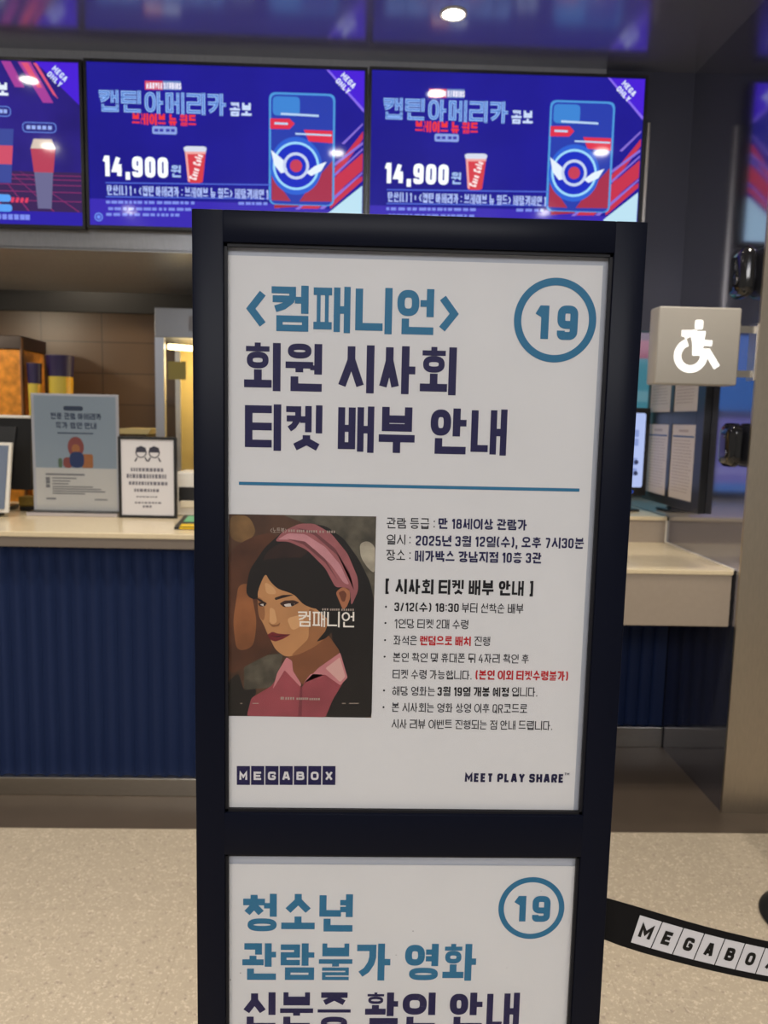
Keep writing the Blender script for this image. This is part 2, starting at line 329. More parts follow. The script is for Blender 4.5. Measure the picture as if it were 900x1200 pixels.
GL = {      # block capitals and figures: width, strokes in a unit box (corner radius r)
 '0': (.52, [([(0, 0), (1, 0), (1, 1), (0, 1)], 1, r_)]), '1': (.34, [([(0, .76), (.55, 1), (1, 1), (1, -.13)], 0, 0)]),
 '2': (.52, [([(0, .74), (0, 1), (1, 1), (1, .56), (0, .2), (0, 0), (1.1, 0)], 0, .2)]), '3': (.52, [([(0, .76), (0, 1), (1, 1), (1, .52), (.35, .52)], 0, .2), ([(.35, .52), (1, .52), (1, 0), (0, 0), (0, .24)], 0, .2)]),
 '4': (.56, [([(.6, 1.05), (0, .27), (1.1, .27)], 0, 0), ([(.76, .62), (.76, -.1)], 0, 0)]), '5': (.52, [([(1, 1), (0, 1), (0, .55), (1, .55), (1, 0), (0, 0), (0, .2)], 0, .16)]),
 '6': (.52, [([(1, .8), (1, 1), (0, 1), (0, 0), (1, 0), (1, .55), (0, .55)], 0, .22)]), '7': (.5, [([(-.1, 1), (1, 1), (1, .8), (.4, -.12)], 0, .1)]),
 '8': (.54, [([(.06, .53), (.94, .53), (.94, 1), (.06, 1)], 1, .22), ([(0, 0), (1, 0), (1, .53), (0, .53)], 1, .22)]), '9': (.52, [([(1, .42), (0, .42), (0, 1), (1, 1), (1, 0), (0, 0), (0, .2)], 0, .24)]),
 'M': (.72, [([(0, -.12), (0, 1.0), (.5, .35), (1, 1.0), (1, -.12)], 0, 0)]), 'E': (.5, [([(1.1, 1), (0, 1), (0, 0), (1.1, 0)], 0, 0), ([(0, .5), (.95, .5)], 0, 0)]),
 'G': (.56, [([(1, .72), (1, 1), (0, 1), (0, 0), (1, 0), (1, .46), (.5, .46)], 0, .24)]), 'A': (.6, [([(0, -.12), (.36, 1), (.64, 1), (1, -.12)], 0, 0), ([(.16, .25), (.84, .25)], 0, 0)]),
 'B': (.56, [([(0, -.12), (0, 1.12)], 0, 0), ([(0, 1), (.92, 1), (.92, .53), (0, .53)], 0, .2), ([(0, .53), (1, .53), (1, 0), (0, 0)], 0, .22)]), 'O': (.56, [([(0, 0), (1, 0), (1, 1), (0, 1)], 1, .3)]),
 'X': (.6, [([(.02, -.1), (.98, 1.1)], 0, 0), ([(.02, 1.1), (.98, -.1)], 0, 0)]), 'T': (.54, [([(-.1, 1), (1.1, 1)], 0, 0), ([(.5, 1), (.5, -.12)], 0, 0)]),
 'P': (.54, [([(0, -.12), (0, 1), (1, 1), (1, .42), (0, .42)], 0, .22)]), 'L': (.48, [([(0, 1.12), (0, 0), (1.1, 0)], 0, 0)]), 'Y': (.6, [([(0, 1.1), (.5, .46), (1, 1.1)], 0, 0), ([(.5, .5), (.5, -.12)], 0, 0)]),
 'S': (.54, [([(1, .74), (1, 1), (0, 1), (0, .53), (1, .53), (1, 0), (0, 0), (0, .26)], 0, .22)]), 'H': (.56, [([(0, 1.12), (0, -.12)], 0, 0), ([(1, 1.12), (1, -.12)], 0, 0), ([(0, .5), (1, .5)], 0, 0)]),
 'R': (.56, [([(0, -.12), (0, 1), (1, 1), (1, .45), (0, .45)], 0, .22), ([(.5, .45), (1.02, -.12)], 0, 0)]), 'Q': (.56, [([(0, 0), (1, 0), (1, 1), (0, 1)], 1, .3), ([(.6, .25), (1.08, -.15)], 0, 0)]),
 'N': (.6, [([(0, -.12), (0, 1.0), (1, 0), (1, 1.12)], 0, 0)]), 'D': (.56, [([(0, -.12), (0, 1.12)], 0, 0), ([(0, 0), (1, 0), (1, 1), (0, 1)], 0, .22)]), 'V': (.6, [([(0, 1.1), (.5, 0), (1, 1.1)], 0, 0)]), 'U': (.56, [([(0, 1.12), (0, 0), (1, 0), (1, 1.12)], 0, .3)]), 'I': (.18, [([(.5, 1.12), (.5, -.12)], 0, 0)]),
 'C': (.54, [([(1, .72), (1, 1), (0, 1), (0, 0), (1, 0), (1, .28)], 0, .26)]), 'o': (.42, [([(0, 0), (1, 0), (1, .62), (0, .62)], 1, .28)]), 'c': (.38, [([(1, .62), (0, .62), (0, 0), (1, 0)], 0, .26)]),
 'a': (.42, [([(1, 0), (0, 0), (0, .6), (1, .6), (1, -.1)], 0, .2)]), 'l': (.14, [([(.5, 1.1), (.5, 0)], 0, 0)]), '-': (.3, [([(0, .4), (1, .4)], 0, 0)]),
 '(': (.3, [([(1, 1.12), (.1, .85), (.1, .15), (1, -.12)], 0, .3)]), ')': (.3, [([(0, 1.12), (.9, .85), (.9, .15), (0, -.12)], 0, .3)]), '[': (.34, [([(1.1, 1.08), (0, 1.08), (0, -.08), (1.1, -.08)], 0, 0)]), ']': (.34, [([(-.1, 1.08), (1, 1.08), (1, -.08), (-.1, -.08)], 0, 0)]),
 ':': (.14, [([(.5, .70), (.5, .86)], 0, 0), ([(.5, .1), (.5, .26)], 0, 0)]), '.': (.14, [([(.5, -.07), (.5, .09)], 0, 0)]), ',': (.2, [([(.8, .16), (.2, -.32)], 0, 0)]), '/': (.4, [([(0, -.08), (1, 1.08)], 0, 0)]),
 '<': (.5, [([(1, .93), (.1, .48), (1, .03)], 0, 0)]), '>': (.5, [([(0, .93), (.9, .48), (0, .03)], 0, 0)]), '+': (.42, [([(0, .5), (1, .5)], 0, 0), ([(.5, .22), (.5, .78)], 0, 0)])}
def glyph(c, g, w):
    if '가' <= c <= '힣': return 1.0*g, syllable(c, g, w)
    if c == ' ': return .3*g, []
    wd, ss = GL[c]; W = wd*max(g*1.12, .6); q = []
    W = max(W, w*1.02); hh = .92
    for pts, closed, r in ss:
        P = [(w/2+u*(W-w), w/2+.03+v*(hh-w)) for u, v in pts]
        if r: P = rounded(P, r*W, bool(closed))
        q += stroke(P, w, bool(closed))
    return W, q
def run(text, w, aspect, gap=None):
    """polygons of a line one unit high, as wide as `aspect`"""
    if gap is None: gap = .135 if w > .12 else .16
    def lay(g):
        x = 0; out = []
        for c in text:
            a, q = glyph(c, g, w); out.append((x, q)); x += a+(gap*max(g, .7) if c != ' ' else 0)
        return x-gap*max(g, .7), out
    lo, hi = .3, 2.5
    for _ in range(22):
        mid = (lo+hi)/2
        if lay(mid)[0] > aspect: hi = mid
        else: lo = mid
    return [[(x+p[0], p[1]) for p in poly] for x, q in lay(lo)[1] for poly in q]
class Flat:
    """a printed or lit flat surface: origin O (lower left), unit axes U and V, normal N towards the viewer"""
    def __init__(s, O, U, V): s.O, s.U, s.V = Vector(O), Vector(U).normalized(), Vector(V).normalized(); s.N = s.U.cross(s.V)
    def p(s, x, y, lift=0): return s.O+s.U*x+s.V*y+s.N*lift
    def polys(s, mb, polys, lift=0):
        for k, q in enumerate(polys): mb.poly([s.p(x, y, lift+(k % 11)*9e-6) for x, y in q])
    def text(s, mb, t, x0, x1, y0, h, w, lift=.0004):
        for k, q in enumerate(run(t, w, (x1-x0)/h)): mb.poly([s.p(x0+a*h, y0+b*h, lift+(k % 11)*9e-6) for a, b in q])
    def rect(s, mb, x0, y0, x1, y1, lift=.0004): mb.poly([s.p(x0, y0, lift), s.p(x1, y0, lift), s.p(x1, y1, lift), s.p(x0, y1, lift)])
    def rrect(s, mb, x0, y0, x1, y1, r, lift=.0004): mb.poly([s.p(x, y, lift) for x, y in rounded([(x0, y0), (x1, y0), (x1, y1), (x0, y1)], r, True)])
    def disc(s, mb, cx, cy, rx, ry=None, lift=.0004, n=40):
        ry = ry or rx; mb.poly([s.p(cx+rx*math.cos(2*math.pi*k/n), cy+ry*math.sin(2*math.pi*k/n), lift) for k in range(n)])
    def ring(s, mb, cx, cy, r, w, lift=.0004, n=72):
        s.polys(mb, stroke([(cx+(r-w/2)*math.cos(2*math.pi*k/n), cy+(r-w/2)*math.sin(2*math.pi*k/n)) for k in range(n)], w, True), lift)
    def line(s, mb, pts, w, lift=.0004, closed=False): s.polys(mb, stroke(pts, w, closed), lift)
#%%STRUCTURE
# ------------------------------------------------------------------ the setting
FLOOR = terrazzo('beige_terrazzo', '#aa9e8c', '#c4b8a5', '#93877a', .6, .002, '#a09482')
STRIP = mat('dark_floor_strip', '#4b4138', rough=.4, noise=.06, nscale=8)  # darker colour for the floor along the counter
WX = 1.427                                                  # plane of the mirror-like side wall
struct(MB().box(-5, 4, -4, 6, -.1, 0).build('floor', FLOOR))
struct(MB().box(-5, WX, 2.665, 6, 0, .002).box(WX, 4, 2.665, 2.815, 0, .002).build('trim_1', STRIP), 'dark strip of floor along the counter')
struct(MB().box(-5, 4, -1.8, 3.75, CEIL, CEIL+.1).build('ceiling', CEILM))
struct(MB().box(WX, WX+.25, 2.816, 5.1, 0, CEIL).build('wall_right', MIRROR), 'dark mirror-like metal side wall')
struct(MB().box(WX-.003, WX+2.2, 2.806, 2.818, 0, CEIL).build('trim_2', BRONZE), 'brushed bronze metal cladding on the end of the side wall')
wb = MB().box(-5, 1.03, 3.55, 3.62, 2.225, CEIL).box(1.03, WX, 3.55, 3.62, 1.93, CEIL).build('wall_back', DARKW)
struct(wb, 'dark wall above the counter carrying the menu screens')
struct(MB().box(-5, 1.03, 3.542, 3.55, 2.222, CEIL).box(-5, .9, 3.542, 4.72, 2.215, 2.225).build('trim_3', mat('fascia_steel', (.40, .41, .44), rough=.27, metal=.42, noise=.06, nscale=20, stretch=(6, 1, 1))), 'brushed steel fascia and soffit over the serving hatch')
struct(MB().box(1.224, 1.238, 3.54, 3.552, 1.93, 2.83, .002).build('trim_4', STEEL), 'thin vertical metal strip beside the last menu screen')
struct(MB().box(-5, .9, 5.0, 5.1, 0, 2.9).build('wall_kitchen', tile_mat('brown_wall_tiles', '#5e4a38', '#574433', '#3d3025', .38, .195, .35)), 'brown tiled wall at the back of the kitchen')
struct(MB().box(.9, WX, 4.55, 4.65, 0, 2.9).box(.3, .9, 4.55, 4.65, 0, 2.9).build('wall_booth', DARKW), 'dark wall behind the low counter')
struct(MB().box(-5, .9, 4.72, 5.0, 2.62, 2.7).build('ceiling_kitchen', mat('dark_kitchen_ceiling', (.02, .02, .022), rough=.7)))

# ------------------------------------------------------------------ downlights
LENS = mat('downlight_lens', (1.0, .93, .80), rough=.3, emit=70); RIM = mat('downlight_rim', '#c9c4bb', rough=.35)
for i, (x, y, e) in enumerate(DOWNLIGHTS):
    if i == 0:
        d0 = d = thing('downlight', (x, y, CEIL), 'round recessed ceiling downlight', 'ceiling light', 'ceiling downlights')
        MB().lathe((x, y, CEIL-.006), [(.048, 0), (.052, .002), (.052, .010), (.040, .010), (.040, .002), (.048, 0)], 36, caps=False).build('trim_ring', RIM, d)
        MB().lathe((x, y, CEIL-.003), [(.040, 0), (.040, .002)], 36).build('lens', LENS, d)
    else: d = copy_tree(d0, (x-DOWNLIGHTS[0][0], y-DOWNLIGHTS[0][1], 0))
    d['label'] = 'round lit downlight in the glossy ceiling above the middle of the menu screens' if i == 1 else 'round recessed downlight out of frame, some seen mirrored, some added to light the poster stand'
    if i != 1: d['group'] = 'ceiling downlights'
    elif 'group' in d: del d['group']
    ld = bpy.data.lights.new('downlight_lamp', 'SPOT'); ld.energy = e; ld.spot_size = R(118); ld.spot_blend = .7; ld.shadow_soft_size = .045; ld.color = (1, .9, .76)
    lo = bpy.data.objects.new('downlight_lamp', ld); C.objects.link(lo); lo.parent = d; lo.location = (0, 0, -.015)

#%%COUNTER
# ------------------------------------------------------------------ service counter
cx0, cx1 = -3.2, .36
ct = thing('service_counter', (-1.2, 2.9, 0), 'long navy fluted counter with cream top, left of the poster stand', 'counter')
MB().box(cx0, cx1, 2.88, 3.86, 1.035, 1.055, .003).build('worktop', STONE, ct)
MB().box(cx0, cx1, 2.884, 2.94, .997, 1.035, .002).build('worktop_edge', STONEG, ct)
mb = MB(); pitch = .058; n = int((cx1-cx0)/pitch); prof = []
for i in range(n):
    for k in range(6):
        t = k/6; prof.append((cx0+(i+t)*pitch, 2.915+.02*math.sin(math.pi*t**.72)**.8))
prof.append((cx0+n*pitch, 2.915)); pts = [(x, y, .076) for x, y in prof]+[(cx1, 3.0, .076), (cx0, 3.0, .076)]
mb.prism(pts, (0, 0, .921)).build('fluted_panel', NAVYP, ct, smooth=40)
MB().box(cx0, cx1, 2.905, 3.05, .002, .075, .003).build('skirting', STEEL, ct)
MB().box(cx0, cx1, 3.06, 3.84, .08, 1.034).build('carcass', mat('counter_carcass', '#3c3a3c', rough=.6), ct)

lw = thing('low_counter', (.9, 3.1, 0), 'lower counter section with cream top and deep grey front, right of the poster stand', 'counter')
MB().box(.37, WX-.006, 2.85, 3.53, .94, .957, .002).build('worktop', STONE, lw)
MB().box(.37, WX-.008, 2.856, 3.40, .737, .94, .002).build('front_apron', STONEF, lw)
mb = MB(); prof = []; a0, a1 = .37, WX-.004; n = int((a1-a0)/pitch)
for i in range(n):
    for k in range(6): t = k/6; prof.append((a0+(i+t)*pitch, 3.43+.02*math.sin(math.pi*t**.72)**.8))
prof.append((a1, 3.43)); mb.prism([(x, y, .10) for x, y in prof]+[(a1, 3.52, .10), (a0, 3.52, .10)], (0, 0, .637)).build('knee_panel', NAVYP, lw, smooth=40)
MB().box(.37, WX-.004, 3.415, 3.5, .002, .099, .002).build('skirting', STEEL, lw)
MB().box(.37, WX-.004, 3.531, 3.60, .90, 1.062, .001).build('riser', STONEF, lw)
MB().box(.37, WX-.004, 3.524, 4.52, 1.062, 1.08, .002).build('back_ledge', STONE, lw)
MB().box(.365, .369, 2.95, 3.86, .002, 1.034).build('side_panel', STONEF, lw)
MB().box(WX-.0075, WX-.001, 2.852, 3.531, .9575, .963).box(WX-.008, WX-.001, 3.526, 3.531, .963, 1.062).build('edge_seal', mat('white_seal', '#e9e2d4', rough=.4), lw)

#%%MENU
# ------------------------------------------------------------------ menu screens
MW, MH = 1.205, .692
def seg_pts(f, pts): return [f(*p) for p in pts]
def menu_monitor(x0, z0, tilt, label):
    yF = 3.485
    t = thing('menu_monitor', (x0+MW/2, yF+.02, z0), label, 'screen', None)
    U = Vector((math.cos(tilt), math.sin(tilt)*-.0, math.sin(tilt))).normalized(); V = Vector((-U.z, 0, U.x))
    F = Flat((x0, yF, z0), U, V); b = .012
    mb = MB()
    for a in ((-.0, 0, MW, b), (0, MH-b, MW, MH), (0, b, b, MH-b), (MW-b, b, MW, MH-b)):
        mb.prism([F.p(a[0], a[1]), F.p(a[2], a[1]), F.p(a[2], a[3]), F.p(a[0], a[3])], (0, .03, 0))
    mb.prism([F.p(0, 0, -.008), F.p(MW, 0, -.008), F.p(MW, MH, -.008), F.p(0, MH, -.008)], (0, .025, 0)).build('bezel', PLASTIC_B, t)
    S = Flat(F.p(b, b, -.006), U, V); sw, sh = MW-2*b, MH-2*b
    mb = MB(); S.rect(mb, 0, 0, sw, sh, 0); screen = mb.build('screen', None or MATS['menu_blue'], t, fix=False)
    return t, S, sw, sh, screen
mat('menu_blue', '#1f1a93', rough=.07, emit=1, spec=.4, noise=.25, nscale=1.6)
def combo(x0, z0, tilt, label):
    t, S, sw, sh, screen = menu_monitor(x0, z0, tilt, label)
    q = lambda x, y: ((x-200)/653*sw, (1-(y-143-12*(x-200)/653)/392)*sh)      # photo crop (x, y) to the sheet
    layer = [0]
    def put(name, col, fn, k=1.0):
        layer[0] += 1; mb = MB(); fn(mb, .0002*layer[0]); mb.build(name, scr(col, k), screen, fix=False)
    P = lambda mb, l, pts: mb.poly([S.p(*q(*p), l) for p in pts])
    def T(mb, l, txt, xa, xb, yt, yb, w):
        a = q(xa, yb); c = q(xb, yt-0); y0 = a[1]; h = q(xa, yt)[1]-y0; S.text(mb, txt, a[0], q(xb, yb)[0], y0, h, w, l)
    # card with emblem
    def rr(mb, l, xa, ya, xb, yb, r): a = q(xa, yb); c = q(xb, ya); S.rrect(mb, a[0], a[1]-.004, c[0], c[1]+.004, r, l)
    put('lower_glow', '#3a2ab4', lambda mb, l: P(mb, l, [(200, 470), (640, 478), (853, 500), (853, 545), (200, 535)]))
    put('red_stripes', '#c8344f', lambda mb, l: [P(mb, l, [(780, 395), (851, 300), (851, 318), (790, 410)]), P(mb, l, [(700, 490), (851, 352), (851, 395), (745, 490)]), P(mb, l, [(770, 460), (851, 408), (851, 420), (775, 490)])])
    put('violet_stripes', '#8a6fd8', lambda mb, l: [P(mb, l, [(640, 490), (851, 325), (851, 332), (652, 490)]), P(mb, l, [(690, 492), (851, 340), (851, 345), (700, 492)]), P(mb, l, [(748, 490), (851, 398), (851, 403), (760, 490)]), P(mb, l, [(800, 330), (850, 280), (850, 285), (806, 332)])])
    put('dark_red_field', '#a3293f', lambda mb, l: P(mb, l, [(640, 420), (700, 485), (640, 490)]))
    put('white_corner', '#bfe4f4', lambda mb, l: P(mb, l, [(770, 500), (851, 432), (851, 545), (770, 545)]))
    put('card_edge', '#4f9be0', lambda mb, l: rr(mb, l, 627, 214, 784, 478, .03))
    put('card_face', '#2a3fae', lambda mb, l: rr(mb, l, 632, 219, 779, 476, .027))
    put('card_glow', '#3f86d6', lambda mb, l: rr(mb, l, 636, 222, 700, 262, .02))
    put('card_base', '#a8324e', lambda mb, l: [P(mb, l, [(634, 408), (680, 472), (634, 470)]), P(mb, l, [(779, 372), (779, 472), (700, 472), (730, 430)])])
    put('card_ribbon', '#e0324e', lambda mb, l: [P(mb, l, [(630, 272), (676, 272), (688, 284), (676, 297), (630, 297)]), P(mb, l, [(710, 298), (778, 300), (779, 330), (722, 326)])])
    put('card_rule', '#bcd8f6', lambda mb, l: [P(mb, l, [(690, 306), (776, 309), (776, 313), (690, 310)]), P(mb, l, [(655, 258), (745, 262), (745, 267), (655, 263)]), P(mb, l, [(640, 281), (672, 282), (672, 287), (640, 286)])])
    cx, cy = q(692, 386); ky = 1.0
    put('emblem_glow', '#2f63d6', lambda mb, l: S.disc(mb, cx, cy, .112, .12, l))
    put('emblem_rim', '#9fdcff', lambda mb, l: S.ring(mb, cx, cy, .100, .012, l))
    put('emblem_disc', '#1b2fc2', lambda mb, l: S.disc(mb, cx, cy, .09, None, l))
    put('emblem_fin', '#e8f4ff', lambda mb, l: P(mb, l, [(632, 348), (662, 372), (672, 400), (656, 404), (640, 384)])); put('emblem_fin', '#e8f4ff', lambda mb, l: P(mb, l, [(765, 375), (738, 385), (716, 402), (728, 410), (752, 398)]))
    put('emblem_band', '#c9d6f4', lambda mb, l: S.ring(mb, cx, cy, .056, .012, l))
    put('emblem_core', '#c8405a', lambda mb, l: S.disc(mb, cx, cy, .026, None, l))
    # corner badge
    put('corner_badge', '#4a20d8', lambda mb, l: P(mb, l, [(764, 156), (852, 157), (852, 254)]))
    put('corner_badge_edge', '#8a6cf0', lambda mb, l: [P(mb, l, [(762, 155), (768, 155), (852, 247), (852, 256)])])
    bd = Flat(S.p(*q(797, 172), 0), S.U*.72-S.V*.69, S.V*.72+S.U*.69)
    def badge(mb, l): bd.text(mb, 'MEGA', -.005, .068, .0, .026, .2, l); bd.text(mb, 'ONLY', -.005, .068, -.032, .026, .2, l)
    put('corner_badge_text', '#e4ecff', badge)
    # title block
    put('studio_badge', '#d4405e', lambda mb, l: P(mb, l, [(336, 187), (378, 187), (378, 208), (336, 208)]))
    put('studio_badge_grey', '#6f8ac4', lambda mb, l: P(mb, l, [(378, 187), (420, 187), (420, 208), (378, 208)]))
    put('studio_badge_text', '#f4f0ff', lambda mb, l: [T(mb, l, 'MARVEL', 339, 376, 190, 206, .2), T(mb, l, 'STUDIOS', 380, 418, 190, 206, .16)])
    def title(mb, l): T(mb, l, '캡틴', 228, 326, 209, 261, .155); T(mb, l, '아메리카', 335, 526, 212, 264, .155)
    put('title_outline', '#9cc4ff', title)
    THIN[0] = .4; put('title', '#4a76c4', title); THIN[0] = 1.0
    put('combo_word', '#cfe0ff', lambda mb, l: T(mb, l, '콤보', 535, 586, 236, 268, .17))
    put('subtitle', '#f0383e', lambda mb, l: T(mb, l, '브레이브 뉴 월드', 305, 455, 264, 291, .2))
    put('size_pill', '#8fa6e6', lambda mb, l: rr(mb, l, 352, 298, 410, 311, .008))
    put('size_pill_marks', '#3a3aa8', lambda mb, l: [P(mb, l, [(x, 301), (x+9, 301), (x+9, 308), (x, 308)]) for x in (357, 369, 384, 396)])
    put('price', '#f6fbff', lambda mb, l: T(mb, l, '14,900', 234, 388, 364, 418, .2), 1.15)
    put('price_unit', '#a9c6f4', lambda mb, l: T(mb, l, '원', 395, 418, 388, 417, .16))
    # drink cup
    put('cup_body', '#d8404c', lambda mb, l: P(mb, l, [(428, 352), (478, 352), (470, 428), (462, 431), (442, 431), (435, 428)]))
    put('cup_lid', '#d9dff0', lambda mb, l: P(mb, l, [(425, 346), (432, 342), (474, 342), (480, 346), (478, 355), (428, 355)]))
    put('cup_rim', '#f3a9a6', lambda mb, l: [P(mb, l, [(428, 355), (478, 355), (477, 361), (429, 361)]), P(mb, l, [(429, 360), (434, 360), (440, 428), (435, 427)])])
    cp = Flat(S.p(*q(446, 422), 0), S.U*.28+S.V*.96, -S.U*.96+S.V*.28)
    put('cup_lettering', '#ffe9ea', lambda mb, l: cp.text(mb, 'Coca-Cola', 0, .105, -.018, .036, .17, l))
    # small print
    put('caption_rules', '#5068d8', lambda mb, l: [P(mb, l, [(240, 431), (632, 432), (632, 435), (240, 434)]), P(mb, l, [(240, 465), (632, 466), (632, 469), (240, 468)])])
    put('caption', '#b4c6fa', lambda mb, l: T(mb, l, '탄산(L) 1 + <캡틴 아메리카 : 브레이브 뉴 월드> 메탈키체인 1', 243, 626, 438, 462, .13))
    def rows(mb, l):
        for x0, x1, y in ((240, 455, 476), (555, 630, 476), (245, 450, 492), (240, 420, 506)):
            x = x0
            while x < x1-8:
                wv = random.uniform(6, 18); P(mb, l, [(x, y), (x+wv, y), (x+wv, y+7), (x, y+7)]); x += wv+random.uniform(2, 6)
    put('fine_print', '#7f90ea', rows)
    def knob(mb, l): a = q(222, 516); S.ring(mb, a[0], a[1], .018, .005, l); S.disc(mb, a[0], a[1], .008, None, l)
    put('round_mark', '#6f92f0', knob)
    return t
xa = -1.218; combo(xa, 2.300, .002, 'menu screen showing a combo price on blue, second of three, left above the poster stand')
combo(-.006, 2.307, .002, 'menu screen showing a combo price on blue, rightmost of three, beside the dark wall')
# leftmost screen
mat('menu_stage', '#2b1f80', rough=.09, emit=1, spec=.4, noise=.35, nscale=2.5)
t, S, sw, sh, screen = menu_monitor(-2.430, 2.292, .002, 'menu screen with stage lights and grid floor, leftmost of three')
screen.data.materials[0] = MATS['menu_stage']
qx = lambda x, y: ((sw-(190-x)/653*sw)-.0, (1-(y-138)/392)*sh)
lay = [0]
def put(name, col, fn, k=1.0):
    lay[0] += 1; mb = MB(); fn(mb, .0002*lay[0]); mb.build(name, scr(col, k), screen, fix=False)
P = lambda mb, l, pts: mb.poly([S.p(*qx(*p), l) for p in pts])
put('stage_floor', '#3b2457', lambda mb, l: P(mb, l, [(-440, 400), (190, 400), (190, 530), (-440, 530)]))
put('floor_band', '#2c1fa8', lambda mb, l: P(mb, l, [(-440, 497), (189, 497), (189, 530), (-440, 530)]))
def grid(mb, l):
    for i in range(-14, 15): x = -60+i*26; P(mb, l, [(x, 400), (x+1.5, 400), (-60+i*60+4, 496), (-60+i*60, 496)]) if -430 < -60+i*60 < 184 else None
    for y in (408, 418, 431, 448, 470): P(mb, l, [(-430, y), (188, y), (188, y+2), (-430, y+2)])
put('floor_grid', '#8a2f6c', grid)
put('light_beams', '#a8409a', lambda mb, l: [P(mb, l, [(10, 140), (32, 140), (62, 200), (40, 200)]), P(mb, l, [(48, 140), (78, 140), (128, 235), (104, 235)]), P(mb, l, [(-90, 140), (-60, 140), (-20, 230), (-50, 230)])])
put('light_beam_cores', '#e0567a', lambda mb, l: [P(mb, l, [(56, 142), (72, 142), (104, 200), (92, 200)]), P(mb, l, [(84, 142), (92, 142), (140, 225), (128, 215)])])
put('corner_badge', '#4a20d8', lambda mb, l: P(mb, l, [(88, 139), (188, 139), (188, 238)]))
bd = Flat(S.p(*qx(128, 158), 0), S.U*.72-S.V*.69, S.V*.72+S.U*.69)
put('corner_badge_text', '#d8e4ff', lambda mb, l: [bd.text(mb, 'MEGA', -.005, .068, 0, .026, .2, l), bd.text(mb, 'ONLY', -.005, .068, -.032, .026, .2, l)])
def pill(mb, l, x0, y0, x1, y1): a = qx(x0, y1); c = qx(x1, y0); S.rrect(mb, a[0], a[1], c[0], c[1], (c[1]-a[1])*.48, l)
put('title_word', '#e8f2ff', lambda mb, l: S.text(mb, '콤보', qx(-30, 0)[0], qx(24, 0)[0], qx(0, 223)[1], .055, .2, l))
put('caption_pill_edge', '#6a8ae6', lambda mb, l: [pill(mb, l, 54, 282, 134, 307), pill(mb, l, -40, 246, 29, 271)])
put('caption_pill', '#2a2a80', lambda mb, l: [pill(mb, l, 56, 284, 132, 305), pill(mb, l, -40, 248, 27, 269)])
put('caption_pill_marks', '#9db2f2', lambda mb, l: [P(mb, l, [(x, 290), (x+9, 290), (x+9, 299), (x, 299)]) for x in (64, 76, 89, 101, 114)]+[P(mb, l, [(x, 254), (x+8, 254), (x+8, 263), (x, 263)]) for x in (2, 12)])
put('tumbler_cup', '#b8415a', lambda mb, l: P(mb, l, [(72, 345), (130, 345), (124, 402), (78, 402)]))
put('tumbler_base', '#6c6a92', lambda mb, l: P(mb, l, [(79, 402), (123, 402), (117, 490), (85, 490)]))
put('tumbler_lid', '#d9c6b8', lambda mb, l: P(mb, l, [(80, 322), (122, 322), (130, 345), (72, 345)]))
put('tall_cup', '#3c4a9a', lambda mb, l: P(mb, l, [(-30, 300), (34, 300), (24, 430), (-22, 430)]))
put('tall_cup_band', '#d0506a', lambda mb, l: P(mb, l, [(-27, 340), (31, 340), (27, 385), (-24, 385)]))
put('footer_marks', '#5ba2f6', lambda mb, l: [pill(mb, l, -60, 482, 24, 500), pill(mb, l, -60, 458, 22, 476)])
put('footer_dashes', '#e03f62', lambda mb, l: [P(mb, l, [(24+i*11, 465), (31+i*11, 465), (28+i*11, 477), (21+i*11, 477)]) for i in range(4)])
put('footer_text', '#7f8ff0', lambda mb, l: [P(mb, l, [(x, 506), (x+11, 506), (x+11, 519), (x, 519)]) for x in (-60, -46, -30, -14, 0, 14, 28, 42, 54)])

#%%STAND
# ------------------------------------------------------------------ poster stand in front
FX0, FX1, FZ1 = -.1895, .3048, 1.7205; WX0, WX1 = -.1555, .2695; YF, YP = .86, .871
st = thing('poster_stand', ((FX0+FX1)/2, .88, 0), 'tall black two-window poster stand with white notices, standing in front of the counter', 'sign stand')
mb = MB()
def rail(x0, x1, z0, z1): mb.box(x0, x1, YF, YF+.042, z0, z1, .0016)
rail(FX0, WX0, .30, FZ1); rail(WX1, FX1, .30, FZ1); rail(WX0-.001, WX1+.001, 1.6865, FZ1); rail(WX0-.001, WX1+.001, .9835, 1.036); rail(WX0-.001, WX1+.001, .30, .34)
mb.build('frame', BLACK, st, smooth=30)
mb = MB()
for z0, z1 in ((1.036, 1.6865), (.34, .9835)):      # slim snap lips round each window
    e = .0035
    mb.box(WX0, WX1, YF+.004, YF+.008, z1-e, z1).box(WX0, WX1, YF+.004, YF+.008, z0, z0+e).box(WX0, WX0+e, YF+.004, YF+.008, z0, z1).box(WX1-e, WX1, YF+.004, YF+.008, z0, z1)
mb.build('window_lip', mat('dark_lip', (.010, .010, .013), rough=.45, spec=.15), st)
MB().box(WX0-.002, WX1+.002, YP+.002, YP+.02, .34, 1.69).build('backing_board', mat('backing_grey', '#a9adb6', rough=.6), st)
MB().box(FX0+.01, FX1-.01, .868, .896, .03, .30).box(FX0+.004, FX1-.004, .864, .9, .26, .301, .002).build('lower_panel', BLACK, st)
MB().box(FX0, FX1, .72, 1.04, 0.0, .012, .004).box(FX0+.01, FX1-.01, .862, .90, .012, .032, .003).build('base_plate', BLACK, st)
F = Flat((0, YP, 0), (1, 0, 0), (0, 0, 1))      # x and z are the sheet coordinates; its normal faces the viewer
sx = lambda px, py: (lambda p: (p.x, p.z))(atY(px, py, YP))
def sheet(x0, x1, z0, z1): mb = MB(); mb.box(x0, x1, YP, YP+.0012, z0-.001, z1); return mb.build('poster_sheet', PAPER, st)
up = sheet(WX0+.003, sx(690, 620)[0], 1.036, sx(480, 305)[1]); lo = sheet(WX0+.003, sx(672, 1100)[0], .34, sx(480, 1014)[1])
up['label'] = 'upper white notice with a film picture and ticket text'; lo['label'] = 'lower white notice about identity checks'
